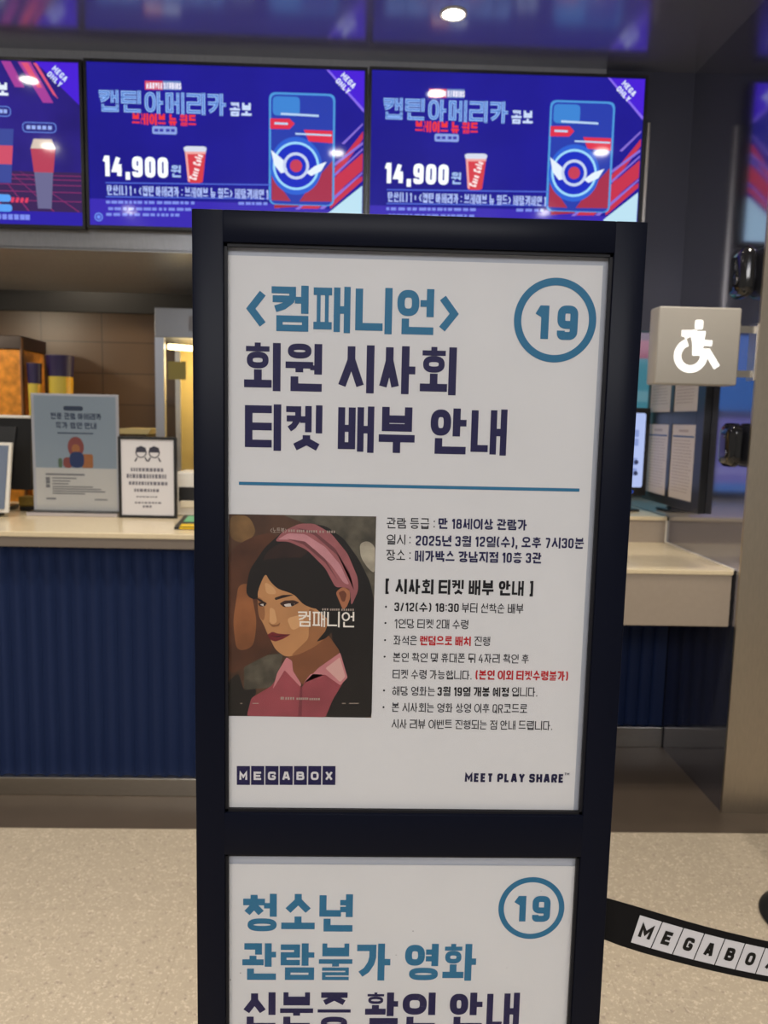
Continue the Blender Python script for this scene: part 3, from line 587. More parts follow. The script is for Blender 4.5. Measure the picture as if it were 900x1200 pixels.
for z0, z1 in ((1.036, 1.6865), (.34, .9835)): MB().box(WX0+.0005, WX1-.0005, YF+.0042, YF+.0052, z0+.0005, z1-.0005).build('clear_cover', PANE, st)
def text(mb, t, x0, x1, yt, yb, w):
    a = sx(x0, yb); b = sx(x1, yb); h = sx(x0, yt)[1]-a[1]; F.text(mb, t, a[0], b[0], a[1], h, w, .0004)
mb = MB(); text(mb, '<컴패니언>', 288, 537.5, 333, 387, .165); mb.build('headline', TEAL, up, fix=False)
mb = MB(); text(mb, '회원 시사회', 286, 534, 401, 457, .165); text(mb, '티켓 배부 안내', 287, 593, 473, 527, .165); mb.build('headline', NAVY, up, fix=False)
mb = MB(); a, b = sx(280, 566.3), sx(679, 574.3); F.line(mb, [(a[0], a[1]), (b[0], (a[1]+b[1])/2+(b[1]-a[1])/2)], .0037); mb.build('divider_line', TEAL, up, fix=False)
def mark19(par, cx, cy, r, w, d1, d9):
    mb = MB(); c = sx(cx, cy); k = (sx(cx+50, cy)[0]-c[0])/50; F.ring(mb, c[0], c[1], r*k, w*k)
    for t, (x0, x1, yt, yb) in (('1', d1), ('9', d9)): a = sx(x0, yb); b = sx(x1, yb); F.text(mb, t, a[0], b[0], a[1], sx(x0, yt)[1]-a[1], .215)
    mb.build('rating_mark', TEAL, par, fix=False)
mark19(up, 650.5, 375.5, 48.2, 8.6, (625.5, 642, 355.5, 399), (652, 676, 355.5, 399.5))
B, Lw = .16, .1
mb = MB(); bn = MB(); rd = MB(); hb = MB()
text(mb, '관람 등급 :', 453, 509.5, 606.5, 619, Lw); text(bn, '만 18세이상 관람가', 513.5, 617, 607, 619.6, B)
text(mb, '일시 :', 453, 481, 626, 638, Lw); text(bn, '2025년 3월 12일(수), 오후 7시30분', 487, 684, 626.8, 639.6, B)
text(mb, '장소 :', 452.5, 481, 644, 656.5, Lw); text(bn, '메가박스 강남지점 10층 3관', 486, 634, 645, 657.8, B)
sh2 = MB(); text(sh2, '[ 시사회 티켓 배부 안내 ]', 451.5, 624.5, 678, 695.5, .165); sh2.build('subheading', ink('#0d0c12'), up, fix=False)
text(hb, '3/12(수) 18:30', 462, 537.5, 705.5, 716.3, B); text(mb, '부터 선착순 배부', 541, 613, 706.5, 717.8, Lw)
text(mb, '1인당 티켓 2매 수령', 462, 548.5, 725, 736, Lw)
text(mb, '좌석은', 461, 488.5, 744.7, 755.5, Lw); text(rd, '랜덤으로 배치', 492, 551.5, 745, 756, B); text(mb, '진행', 555.5, 574, 745.7, 756.6, Lw)
text(mb, '본인 확인 및 휴대폰 뒤 4자리 확인 후', 460.5, 619.5, 764.6, 775.3, Lw)
text(mb, '티켓 수령 가능합니다.', 460, 552.5, 784.4, 795.2, Lw); text(rd, '(본인 이외 티켓수령불가)', 557, 665.5, 785, 796.2, B)
text(mb, '해당 영화는', 459.5, 509.5, 804, 814.8, Lw); text(hb, '3월 19일 개봉 예정', 512.5, 596, 804.4, 815.4, B); text(mb, '입니다.', 599.5, 629.5, 805, 816, Lw)
text(mb, '본 시사회는 영화 상영 이후 QR코드로', 459, 617.5, 823.2, 834, Lw)
text(mb, '시사 리뷰 이벤트 진행되는 점 안내 드립니다.', 458.5, 647, 842.6, 853.4, Lw)
for y, x in ((711, 452.3), (730, 451.7), (750, 451.2), (769.4, 450.7), (809, 450), (828.6, 449.4)): c = sx(x, y); F.disc(mb, c[0], c[1], .0012, None, .0004, 14)
mb.build('body_text', DARKINK, up, fix=False); bn.build('body_text', ink('#191745'), up, fix=False); rd.build('body_text', RED, up, fix=False); hb.build('body_text', ink('#0d0c12'), up, fix=False)
tl = MB(); lt = MB(); w7 = (394-277)/7
for i, ch in enumerate('MEGABOX'):
    x = 277+i*w7; a = sx(x+.5, 919.6); b = sx(x+w7-.7, 897.6); F.rect(tl, a[0], a[1], b[0], b[1], .0003)
    p = sx(x+3.6, 914); q_ = sx(x+w7-3.8, 903.5); F.text(lt, ch, p[0], q_[0], p[1], q_[1]-p[1], .22, .0007)
tl.build('logo_tiles', NAVY, up, fix=False); lt.build('logo_letters', ink('#d8d6d6'), up, fix=False)
mb = MB(); text(mb, 'MEET PLAY SHARE', 544.5, 660.5, 905.2, 916.5, .23); text(mb, 'TM', 661.3, 667, 905.2, 908.4, .2); mb.build('slogan', ink('#14123a'), up, fix=False)
# lower notice
mb = MB(); text(mb, '청소년', 285, 413, 1047, 1091, .175); text(mb, '관람불가 영화', 284, 557, 1105, 1148, .175); mb.build('headline', TEAL, lo, fix=False)
mb = MB(); text(mb, '신분증 확인 안내', 284, 607.5, 1162.5, 1206, .175); mb.build('headline', NAVY, lo, fix=False)
mark19(lo, 622.7, 1064, 38.6, 6.4, (601, 615.5, 1048, 1081), (623, 644, 1048, 1081))
mb = MB()
for x, y, r in ((484, 1091, .0007), (464, 1119, .0005), (634, 1044, .0005), (464.5, 1119, .0004), (594, 1134, .0005), (270, 1148, .0008), (282, 1140, .0007)): c = sx(x, y); F.disc(mb, c[0], c[1], r, None, .0003, 10)
mb.build('scuff_marks', ink('#6d6a68'), lo, fix=False)

# picture on the upper notice: a generic portrait in brown, black and pink
pic = MB()
Z = lambda x, y: sx(260+x/4.615, 590+y/4.615)
Fp = lambda mb, pts, l, r=14: mb.poly([F.p(a[0], a[1], l) for a in rounded([Z(*p) for p in pts], r/4.615*.00096, True)])
Fp(pic, [(38, 57), (835, 70), (808, 1158), (33, 1148)], .0004, 1)
pm = mat('print_brown', '#4a3020', rough=.45, noise=.45, nscale=26); pic = pic.build('picture_print', pm, up, fix=False)
def art(name, col, l, polys, r=14, noise=0., ns=40):
    mb = MB()
    for p in polys: Fp(mb, p, .0004+l*.00004, r)
    return mb.build(name, mat('print_'+col.lstrip('#')+name, col, rough=.45, noise=noise, nscale=ns), pic, fix=False)
art('background_foliage', '#4f493c', 1, [[(330, 62), (834, 71), (822, 520), (700, 430), (560, 150)], [(120, 830), (330, 810), (300, 990), (120, 1010)]], 20, .5, 60)
art('background_light', '#a39a86', 2, [[(745, 215), (790, 200), (828, 230), (826, 380), (790, 350), (750, 290)]], 30, .3, 60)
art('background_glow', '#7a5a34', 2, [[(45, 62), (150, 66), (190, 160), (120, 220), (42, 190)]], 40, .4, 30)
art('background_figure', '#54301d', 3, [[(42, 250), (160, 180), (290, 150), (330, 300), (180, 560), (290, 800), (180, 850), (60, 920), (36, 900)]], 60, .35, 24)
art('background_figure_light', '#8a5430', 4, [[(90, 440), (150, 430), (190, 640), (170, 780), (80, 800), (60, 640)]], 50, .35, 24)
art('background_jacket', '#17130f', 4, [[(36, 960), (90, 915), (120, 1010), (190, 1000), (150, 1148), (33, 1148)]], 20)
art('hair', '#100b0a', 5, [[(130, 470), (150, 360), (230, 240), (330, 150), (440, 105), (560, 120), (660, 190), (740, 300), (800, 420), (822, 520), (810, 1157), (560, 1155), (600, 700), (480, 560), (250, 420), (190, 520), (150, 510)]], 30, .2, 50)
art('hair_sheen', '#2c1813', 6, [[(240, 260), (330, 205), (440, 210), (470, 260), (380, 330), (270, 350), (215, 330)]], 40, .35, 60)
art('neck', '#7a4a2d', 7, [[(350, 800), (560, 690), (640, 800), (620, 870), (440, 985), (380, 900)]], 20, .1, 40)
art('face', '#b98455', 8, [[(238, 375), (300, 440), (400, 480), (500, 560), (600, 650), (590, 700), (510, 770), (420, 815), (345, 830), (290, 790), (268, 745), (245, 700), (225, 650), (196, 600), (200, 540), (192, 480), (215, 420)]], 26, .1, 30)
art('face_shade', '#96633d', 9, [[(470, 560), (600, 650), (590, 700), (510, 770), (420, 815), (370, 825), (470, 730)], [(192, 500), (225, 520), (235, 600), (225, 640), (197, 600)]], 26, .1, 30)
art('face_light', '#cf9d6b', 9, [[(230, 420), (280, 450), (300, 490), (240, 490)], [(260, 560), (285, 570), (300, 640), (275, 655), (258, 640)], [(350, 620), (430, 600), (450, 650), (380, 690)]], 26)
art('fringe', '#120c0b', 10, [[(130, 480), (160, 360), (240, 300), (420, 290), (560, 380), (600, 500), (560, 560), (500, 570), (440, 545), (390, 490), (300, 460), (260, 420), (236, 375), (205, 440), (186, 520), (150, 510)]], 24, .2, 60)
art('hair_lock', '#100b0a', 10, [[(590, 560), (640, 620), (600, 690), (560, 730), (510, 748), (560, 690), (580, 630)]], 14)
art('eyebrow', '#2a1710', 11, [[(180, 505), (215, 520), (232, 536), (205, 530)], [(285, 510), (330, 494), (395, 492), (340, 508), (290, 522)]], 6)
art('eye_shadow', '#3a2118', 11, [[(312, 540), (340, 524), (390, 522), (420, 535), (380, 556), (335, 560)], [(195, 540), (225, 526), (246, 540), (225, 556), (205, 556)]], 8)
art('eye', '#cfc6bd', 12, [[(335, 546), (360, 540), (396, 542), (375, 556), (345, 557)], [(206, 545), (225, 541), (240, 547), (225, 555)]], 5)
art('pupil', '#1c1210', 13, [[(372, 536), (390, 536), (392, 552), (374, 553)], [(226, 538), (238, 540), (236, 554), (226, 553)]], 6)
art('nose_shade', '#8a5835', 12, [[(248, 640), (275, 668), (310, 662), (318, 640), (300, 655), (272, 655)]], 8)
art('lips', '#6f2026', 12, [[(246, 708), (275, 692), (300, 702), (340, 706), (374, 706), (330, 732), (290, 746), (262, 736)]], 8)
art('lip_line', '#3c1014', 13, [[(250, 712), (290, 716), (372, 707), (300, 722)]], 3)
art('ear', '#a86a48', 11, [[(615, 480), (650, 450), (690, 460), (695, 510), (675, 560), (655, 575), (640, 540)]], 16)
art('ear_fold', '#6e3c28', 12, [[(630, 480), (660, 468), (676, 490), (665, 530), (650, 530)]], 10)
art('headband', '#9a5a5c', 11, [[(285, 205), (330, 150), (420, 108), (500, 108), (590, 160), (680, 270), (735, 400), (738, 470), (700, 555), (694, 470), (660, 450), (615, 455), (560, 350), (460, 250), (360, 205)]], 24, .12, 60)
art('headband_fold', '#c2868a', 12, [[(300, 195), (360, 160), (450, 165), (560, 235), (640, 330), (690, 440), (660, 430), (590, 330), (500, 245), (400, 195)]], 16, .1, 60)
art('headband_crease', '#6f3d40', 13, [[(400, 130), (500, 150), (610, 240), (690, 370), (715, 470), (700, 400), (620, 275), (500, 170)], [(350, 190), (450, 205), (560, 300), (630, 420), (560, 320), (440, 220)]], 6)
art('shirt', '#93434a', 12, [[(135, 1148), (160, 1050), (270, 985), (330, 890), (400, 930), (430, 1000), (470, 930), (560, 880), (660, 960), (600, 1060), (560, 1155)]], 16, .15, 40)
art('collar', '#c07a7c', 13, [[(275, 1005), (300, 915), (350, 830), (380, 850), (385, 905), (430, 975), (425, 990), (340, 900)], [(440, 975), (520, 890), (640, 805), (680, 940), (640, 982), (560, 925), (480, 920)]], 8, .1, 40)
art('collar_light', '#d3a39a', 14, [[(560, 890), (638, 830), (668, 935), (640, 965)]], 8)
art('placket', '#74323b', 13, [[(424, 990), (436, 990), (432, 1150), (412, 1150)]], 3)
mb = MB()
def pt(t, x0, x1, yt, yb, w): a = Z(x0, yb); b = Z(x1, yb); F.text(mb, t, a[0], b[0], a[1], Z(x0, yt)[1]-a[1], w, .0012)
pt('컴패니언', 412, 715, 580, 664, .1); mb.build('picture_title', ink('#efe7da'), pic, fix=False)
mb = MB(); pt('<노트북>', 262, 352, 130, 158, .1)
for x0, x1, y0, y1 in ((360, 400, 140, 156), (405, 450, 142, 158), (458, 520, 144, 160), (528, 560, 146, 161), (568, 616, 146, 162), (543, 580, 566, 580), (585, 640, 567, 581), (646, 718, 568, 582), (318, 338, 1044, 1062), (344, 396, 1045, 1063), (404, 470, 1048, 1063), (474, 534, 1050, 1065)):
    n_ = max(2, int((x1-x0)/11))
    for k in range(n_):
        xx = x0+(x1-x0)*k/n_; Fp(mb, [(xx, y0), (xx+7.5, y0), (xx+7.5, y1-3), (xx, y1-3)], .0012, 1)
for x0, x1 in ((100, 112), (166, 200), (650, 670), (688, 740)): Fp(mb, [(x0, 1077), (x1, 1077), (x1, 1081), (x0, 1081)], .0012, 1)
mb.build('picture_small_print', ink('#a8978a'), pic, fix=False)

#%%BELT
# ------------------------------------------------------------------ queue belt
bl = thing('belt_barrier', (1.687, 1.146, 0), 'black queue belt with white letter tiles stretched from the right edge of the poster stand', 'queue barrier')
d2 = Vector((.237, .045)).normalized(); b0 = Vector((.3085, .886)); SL = 1.40
def bp(s, v, lift=0):
    z = .888-.445*s+.255*s*s; sl = -.445+.51*s; n = Vector((-sl*min(1, s/.07), 1)).normalized()
    o = b0+d2*(s+n.x*v); return Vector((o.x+d2.y*lift, o.y-d2.x*lift, z+n.y*v))
mb = MB(); N = 40; hw = .0275; th = .0012
for side in (0, th):
    for i in range(N): mb.poly([bp(SL*i/N, -hw, -side), bp(SL*(i+1)/N, -hw, -side), bp(SL*(i+1)/N, hw, -side), bp(SL*i/N, hw, -side)])
for v in (-hw, hw):
    for i in range(N): mb.poly([bp(SL*i/N, v, 0), bp(SL*(i+1)/N, v, 0), bp(SL*(i+1)/N, v, -th), bp(SL*i/N, v, -th)])
bmesh.ops.remove_doubles(mb.bm, verts=mb.bm.verts, dist=1e-5)
belt = mb.build('belt', mat('black_webbing', (.006, .006, .007), rough=.6, spec=.1), bl)
tl = MB(); lt = MB(); s = .0475; tw = .0314
if True:
    for i, ch in enumerate('MEGABOX'):
        a, b = s, s+tw-.0015; tl.poly([bp(a, -.0186, .0006), bp(b, -.0186, .0006), bp(b, .0186, .0006), bp(a, .0186, .0006)])
        for q in run(ch, .24, (.0135 if ch != 'M' else .0178)/.0198): lt.poly([bp((a+b)/2-(.00675 if ch != 'M' else .0089)+x*.0198, -.0097+y*.0198, .001) for x, y in q])
        s += tw
tl.build('letter_tiles', mat('belt_tile_white', '#c9c8cd', rough=.6), belt, fix=False); lt.build('letters', ink('#0b0b0d'), belt, fix=False)
MB().box(.3052, .3095, .874, .898, .858, .918, .001).build('wall_clip', PLASTIC_B, bl)
e = bp(SL, 0)
MB().lathe((1.70, 1.146, 0), [(.165, 0), (.17, .006), (.165, .014), (.09, .03), (.035, .038)], 48).build('base', PLASTIC_B, bl, smooth=40)
MB().lathe((1.70, 1.146, .036), [(.03, 0), (.03, .68)], 32).build('post', PLASTIC_B, bl, smooth=40)
MB().lathe((1.70, 1.146, .715), [(.036, 0), (.037, .005), (.037, .085), (.032, .095), (.01, .10)], 32).build('belt_head', PLASTIC_B, bl, smooth=40)
sb = thing('stanchion', (1.425, 2.15, 0), 'black queue stanchion whose round base peeks in at the right edge, beyond the belt', 'stanchion')
MB().lathe((1.425, 2.15, 0), [(.165, 0), (.172, .008), (.165, .018), (.10, .04), (.038, .05)], 48).build('base', PLASTIC_B, sb, smooth=40)
MB().lathe((1.425, 2.15, .048), [(.03, 0), (.03, .86)], 32).build('post', PLASTIC_B, sb, smooth=40)
MB().lathe((1.425, 2.15, .90), [(.036, 0), (.037, .005), (.037, .085), (.032, .095), (.01, .10)], 32).build('belt_head', PLASTIC_B, sb, smooth=40)

#%%RIGHT
# ------------------------------------------------------------------ accessibility sign on the side wall
YS = 2.74
a = atY(775, 358.5, YS); b = atY(865, 452, YS); x0, x1, z0, z1 = a.x-.006, b.x-.006, b.z, a.z
ac = thing('accessibility_sign', (WX, YS+.05, z0), 'square grey lightbox sign with a glowing wheelchair symbol, jutting from the side wall', 'sign')
MB().box(x0, x1, YS, YS+.085, z0, z1, .006, 3).build('housing', mat('sign_grey', '#aaa59d', rough=.5), ac, smooth=30)
A = Flat((0, YS-.0008, 0), (1, 0, 0), (0, 0, 1))
# wheelchair figure traced in the crop (x/3+700, y/3+260)
g = lambda x, y: (lambda p: (p.x, p.z))(atY(700+x/3, 260+y/3, YS))
mb = MB()
hd = [g(343, 347), (0, 0)]; A.rrect(mb, *g(342, 378), *g(373, 345), .008, 0)
A.polys(mb, [[g(326, 386), g(381, 384), g(368, 468), g(334, 468), g(334, 430)]])
A.line(mb, [g(296, 392), g(350, 392)], .022, 0); A.line(mb, [g(306, 404), g(345, 386)], .018, 0)
A.line(mb, [g(355, 425), g(403, 427)], .020, 0); A.line(mb, [g(334, 458), g(388, 458), g(420, 512)], .024, 0)
cc = g(328, 470); rad = (g(328+58, 470)[0]-cc[0]); k0, k1 = R(108), R(360+8)
A.line(mb, [(cc[0]+(rad-.012)*math.cos(k0+(k1-k0)*i/40), cc[1]+(rad-.012)*math.sin(k0+(k1-k0)*i/40)) for i in range(41)], .026, 0)
mb.build('wheelchair_symbol', mat('lit_symbol', (1.0, .97, .90), rough=.4, emit=1.6), ac, fix=False)
zc = (z0+z1)/2
MB().box(x1+.001, x1+.010, YS+.02, YS+.06, zc-.10, zc+.085, .001).build('bracket', STEEL, ac)
MB().box(WX-.008, WX-.001, YS+.072, YS+.13, zc-.11, zc+.095, .001).box(x1-.02, WX-.002, YS+.086, YS+.092, zc-.10, zc-.075).box(x1-.02, WX-.002, YS+.086, YS+.092, zc+.06, zc+.085).build('wall_plate', STEEL, ac)

# two glossy black devices on the side wall
def dome(y, z, r, h, p, name, label):
    t = thing(name, (WX, y, z-h/2), label, 'wall device', None)
    MB().box(WX-p, WX-.001, y-r, y+r, z-h/2, z+h/2, min(p, r)*.62, 5).build('housing', GLOSS_B, t, smooth=50)
    MB().lathe((WX-p-.004, y-r*.35, z-h*.18), [(.012, 0), (.014, .004), (.014, .01)], 20, (1, 0, 0)).lathe((WX-p-.003, y-r*.1, z+h*.2), [(.007, 0), (.009, .003), (.009, .01)], 16, (1, 0, 0)).build('lens', GLOSS_B, t, smooth=40)
    return t
dome(2.90, 1.435, .065, .165, .062, 'wall_speaker', 'glossy black rounded device on the side wall, below the wheelchair sign')
dome(2.895, 2.07, .065, .185, .072, 'wall_camera', 'glossy black rounded device high on the side wall, above the wheelchair sign')

# notice frame on the side wall
nf = thing('notice_frame', (WX, 3.47, 1.14), 'black wall frame holding four printed sheets on the side wall, over the low counter', 'notice frame')
y0, y1, z0, z1 = 3.15, 3.80, 1.14, 1.90; xo = WX-.03
mb = MB(); cols = ((y0+.075, y0+.075+.25), (y0+.075+.29, y1-.03)); rows_ = ((z0+.04, z0+.37), (z0+.425, z1-.035))
ys = [y0, cols[0][0], cols[0][1], cols[1][0], cols[1][1], y1]; zs = [z0, rows_[0][0], rows_[0][1], rows_[1][0], rows_[1][1], z1]
for i in (0, 2, 4): mb.box(xo, WX-.001, ys[i], ys[i+1], z0, z1, .002)
for i in (0, 2, 4):
    for c in cols: mb.box(xo, WX-.001, c[0]-.001, c[1]+.001, zs[i], zs[i+1], .001)
mb.build('frame', PLASTIC_B, nf)
for (r0, r1) in rows_:
    for (c0, c1) in cols:
        sh_ = MB().box(xo+.003, WX-.004, c0+.001, c1-.001, r0+.001, r1-.001).build('notice_sheet', mat('notice_paper', '#cfc4bc', rough=.4), nf)
        G = Flat((xo+.003, c1, r0), (0, -1, 0), (0, 0, 1)); w_, h_ = c1-c0, r1-r0; mb = MB(); y = h_*.78
        G.rect(mb, w_*.3, h_*.9, w_*.7, h_*.93, .0008)
        while y > h_*.1:
            x = w_*.1
            while x < w_*.8: d = random.uniform(.01, .03); G.rect(mb, x, y, min(x+d, w_*.9), y+.004, .0008); x += d+.006
            y -= .014
        mb.build('print', ink('#b3a4a0'), sh_, fix=False)
        mb = MB(); G.rect(mb, w_*.06, h_*.83, w_*.94, h_*.85, .0009); mb.build('print_rule', ink('#3f5f8f'), sh_, fix=False)

# customer screen standing on the ledge
rx = atY(760, 530, 3.72).x; zt = atY(752, 478, 3.72).z
tb = thing('customer_screen', (rx-.12, 3.76, 1.08), 'upright black-framed touch screen with a pale blue page on the ledge behind the low counter', 'screen')
mb = MB(); X0, X1, Z0, Z1 = rx-.26, rx, 1.16, zt
mb.box(X0, X1, 3.722, 3.745, Z0, Z1, .005, 3).build('bezel', PLASTIC_B, tb, smooth=40)
T_ = Flat((X0+.022, 3.7215, Z0+.04), (1, 0, 0), (0, 0, 1)); w_, h_ = X1-X0-.044, Z1-Z0-.065
mb = MB(); T_.rrect(mb, 0, 0, w_, h_, .012, 0); dsp = mb.build('display', scr('#b4c4f4', .95), tb, fix=False)
mb = MB()
for i, y in enumerate((.16, .30, .56, .68)): T_.rrect(mb, .02, h_*y, w_-.03, h_*y+.035, .006, .0006)
mb.build('display_buttons', scr('#8ea0da', .9), dsp, fix=False)
mb = MB()
for y in (.19, .34): T_.disc(mb, w_-.035, h_*y, .011, None, .001)
mb.build('display_icons', scr('#3d456c', .6), dsp, fix=False)
mb = MB(); T_.ring(mb, w_/2+.06, -.022, .007, .002, .0006); mb.build('power_mark', scr('#3a6ae8', .9), tb, fix=False)
MB().box(rx-.16, rx-.06, 3.745, 3.80, 1.081, 1.20, .003).box(rx-.20, rx-.03, 3.71, 3.86, 1.081, 1.092, .003).build('foot', PLASTIC_B, tb)

# two lit posters on the booth wall
def lit_poster(x0, x1, z0, z1, label, bands):
    t = thing('lit_poster', ((x0+x1)/2, 4.54, z0), label, 'lit poster'); yy = 4.52
    MB().box(x0-.02, x1+.02, yy, 4.549, z0-.02, z1+.02, .003).build('frame', PLASTIC_B, t)
    G = Flat((x0, yy-.002, z0), (1, 0, 0), (0, 0, 1))
    mb = MB(); G.rect(mb, 0, 0, x1-x0, z1-z0, 0); base = mb.build('panel', scr(bands[0][0], .8), t, fix=False)
    for i, (col, u0, v0, u1, v1) in enumerate(bands[1:]):
        mb = MB(); G.rect(mb, (x1-x0)*u0, (z1-z0)*v0, (x1-x0)*u1, (z1-z0)*v1, .0006*(i+1)); mb.build('colour_band', scr(col, .8), base, fix=False)
    return t
lit_poster(.97, 1.40, 1.12, 2.16, 'glowing teal and pink poster on the dark wall behind the low counter', [('#5fb6c0',), ('#c04a6c', 0, .74, 1, .84), ('#7a4a66', 0, .84, 1, 1), ('#8fd0d4', 0, .5, 1, .56), ('#78c2ce', 0, .2, .6, .3), ('#d8b8c8', .2, .28, .5, .4)])
lit_poster(.36, .92, 1.12, 2.16, 'glowing blue and lilac poster behind the low counter, seen mirrored in the side wall', [('#8d86d2',), ('#4a86d8', 0, .46, 1, .66), ('#5a5a80', 0, .42, 1, .46), ('#6f96e4', .1, .66, .9, 1), ('#a8a2e2', .2, .1, .8, .14), ('#5c8fdc', 0, 0, 1, .05)])

#%%LEFT
# ------------------------------------------------------------------ things on the service counter
YC = 3.39
def upright(px0, px1, pyt, Y, z0): a = atY(px0, pyt, Y); b = atY(px1, pyt, Y); return a.x, b.x, z0, a.z
x0, x1, z0, z1 = upright(36, 138.5, 460.5, YC, 1.056)
ah = thing('acrylic_sign_holder', ((x0+x1)/2, YC, 1.055), 'large clear acrylic holder with a blue and white flyer on the service counter', 'sign holder')
MB().box(x0-.01, x1+.006, YC-.06, YC+.06, 1.0555, 1.072, .002).build('base', mat('acrylic_base', '#b9b2b4', rough=.2), ah)
MB().box(x0-.006, x1+.006, YC-.062, YC+.062, 1.0725, 1.0745).build('base_slot', PLASTIC_B, ah)
MB().box(x0, x1, YC-.004, YC-.0025, 1.0745, z1, .0005).box(x0, x1, YC+.0015, YC+.003, 1.0745, z1, .0005).build('clear_cover', GLASS, ah)
MB().box(x0, x0+.012, YC-.002, YC+.002, 1.0745, z1).box(x1-.012, x1, YC-.002, YC+.002, 1.0745, z1).box(x0+.012, x1-.012, YC-.002, YC+.002, z1-.01, z1).build('edge', mat('frosted_edge', '#dcdce2', rough=.3), ah)
fl = MB().box(x0+.012, x1-.012, YC-.001, YC+.001, 1.0745, z1-.01).build('flyer', mat('flyer_white', '#efede8', rough=.5), ah)
G = Flat((x0+.012, YC-.0012, 1.0745), (1, 0, 0), (0, 0, 1)); w_, h_ = x1-x0-.024, z1-.01-1.0745
def gput(name, col, fn, par, l): mb = MB(); fn(mb, l); mb.build(name, ink(col), par, fix=False)
gput('flyer_blue_field', '#b3c3d0', lambda mb, l: G.rect(mb, 0, h_*.375, w_, h_, l), fl, .0003)
gput('flyer_badge', '#41506a', lambda mb, l: G.rrect(mb, w_*.36, h_*.875, w_*.60, h_*.915, .01, l), fl, .0006)
gput('flyer_heading', '#2c3f63', lambda mb, l: [G.text(mb, '전용 관람 아메리카', w_*.2, w_*.82, h_*.80, h_*.055, .17, l), G.text(mb, '특가 할인 안내', w_*.26, w_*.76, h_*.72, h_*.055, .17, l), G.rect(mb, w_*.28, h_*.675, w_*.72, h_*.685, l)], fl, .0006)
gput('flyer_drawing', '#a85a56', lambda mb, l: [G.disc(mb, w_*.5, h_*.56, .035, .045, l), G.rrect(mb, w_*.34, h_*.375, w_*.46, h_*.47, .02, l)], fl, .0005)
gput('flyer_drawing', '#c98450', lambda mb, l: [G.rrect(mb, w_*.57, h_*.378, w_*.71, h_*.5, .01, l), G.disc(mb, w_*.5, h_*.545, .018, .02, l)], fl, .0007)
gput('flyer_drawing', '#32487e', lambda mb, l: [G.rrect(mb, w_*.42, h_*.378, w_*.6, h_*.52, .03, l)], fl, .0009)
gput('flyer_drawing', '#6f8a6a', lambda mb, l: [G.rrect(mb, w_*.28, h_*.378, w_*.33, h_*.46, .01, l)], fl, .0009)
def lines(mb, l):
    G.rect(mb, w_*.12, h_*.31, w_*.6, h_*.325, l)
    for y, xe in ((.28, .5), (.255, .42), (.23, .4), (.205, .7), (.185, .8), (.165, .85), (.145, .6)): G.rect(mb, w_*.2, h_*y, w_*xe, h_*y+.005, l)
    for y in (.20, .235, .265): G.rect(mb, w_*.12, h_*y, w_*.17, h_*y+.014, l)
    G.rect(mb, w_*.12, h_*.095, w_*.24, h_*.11, l); G.rect(mb, w_*.72, h_*.095, w_*.88, h_*.105, l)
gput('flyer_small_print', '#8e8e92', lines, fl, .0004)

x0, x1, z0, z1 = upright(138.5, 207, 511, 3.33, 1.056)
bf = thing('tabletop_notice', ((x0+x1)/2, 3.33, 1.055), 'small black-framed white notice with two drawn heads, beside the acrylic holder', 'notice')
e = .012; mb = MB()
mb.box(x0, x0+e, 3.32, 3.338, 1.056, z1, .002).box(x1-e, x1, 3.32, 3.338, 1.056, z1, .002).box(x0+e, x1-e, 3.32, 3.338, z1-e, z1, .002).box(x0+e, x1-e, 3.32, 3.338, 1.056, 1.056+e, .002).build('frame', PLASTIC_B, bf)
MB().prism([((x0+x1)/2-.02, 3.34, 1.056), ((x0+x1)/2-.02, 3.42, 1.056), ((x0+x1)/2-.02, 3.34, 1.22)], (.04, 0, 0)).build('easel_back', PLASTIC_B, bf)
sh_ = MB().box(x0+e-.002, x1-e+.002, 3.3255, 3.337, 1.058, z1-.002).build('notice_sheet', mat('notice_white', '#d6d4d8', rough=.5), bf)
G = Flat((x0+e, 3.3253, 1.056+e), (1, 0, 0), (0, 0, 1)); w_, h_ = x1-x0-2*e, z1-1.056-2*e
def heads(mb, l):
    for cx in (.38, .63):
        G.ring(mb, w_*cx, h_*.83, .024, .005, l); G.polys(mb, [[(w_*cx-.024, h_*.83), (w_*cx+.024, h_*.83), (w_*cx+.02, h_*.83+.02), (w_*cx, h_*.83+.028), (w_*cx-.02, h_*.83+.02)]], l)
        G.polys(mb, [[(w_*cx-.03, h_*.71), (w_*cx-.022, h_*.71), (w_*cx-.014, h_*.765), (w_*cx-.02, h_*.765)], [(w_*cx+.03, h_*.71), (w_*cx+.022, h_*.71), (w_*cx+.014, h_*.765), (w_*cx+.02, h_*.765)]], l)
gput('drawn_heads', '#3a3a48', heads, sh_, .0003)
def lines(mb, l):
    for y, xa_, xb_, hh in ((.58, .18, .82, .015), (.49, .1, .9, .018), (.40, .14, .88, .015), (.31, .24, .76, .013), (.235, .28, .72, .006), (.155, .25, .78, .007), (.10, .4, .6, .010)):
        x = w_*xa_
        while x < w_*xb_-.008: d = random.uniform(.006, .014); G.rect(mb, x, h_*y, x+d, h_*y+hh, l); x += d+.004
gput('notice_print', '#6d6c78', lines, sh_, .0003)

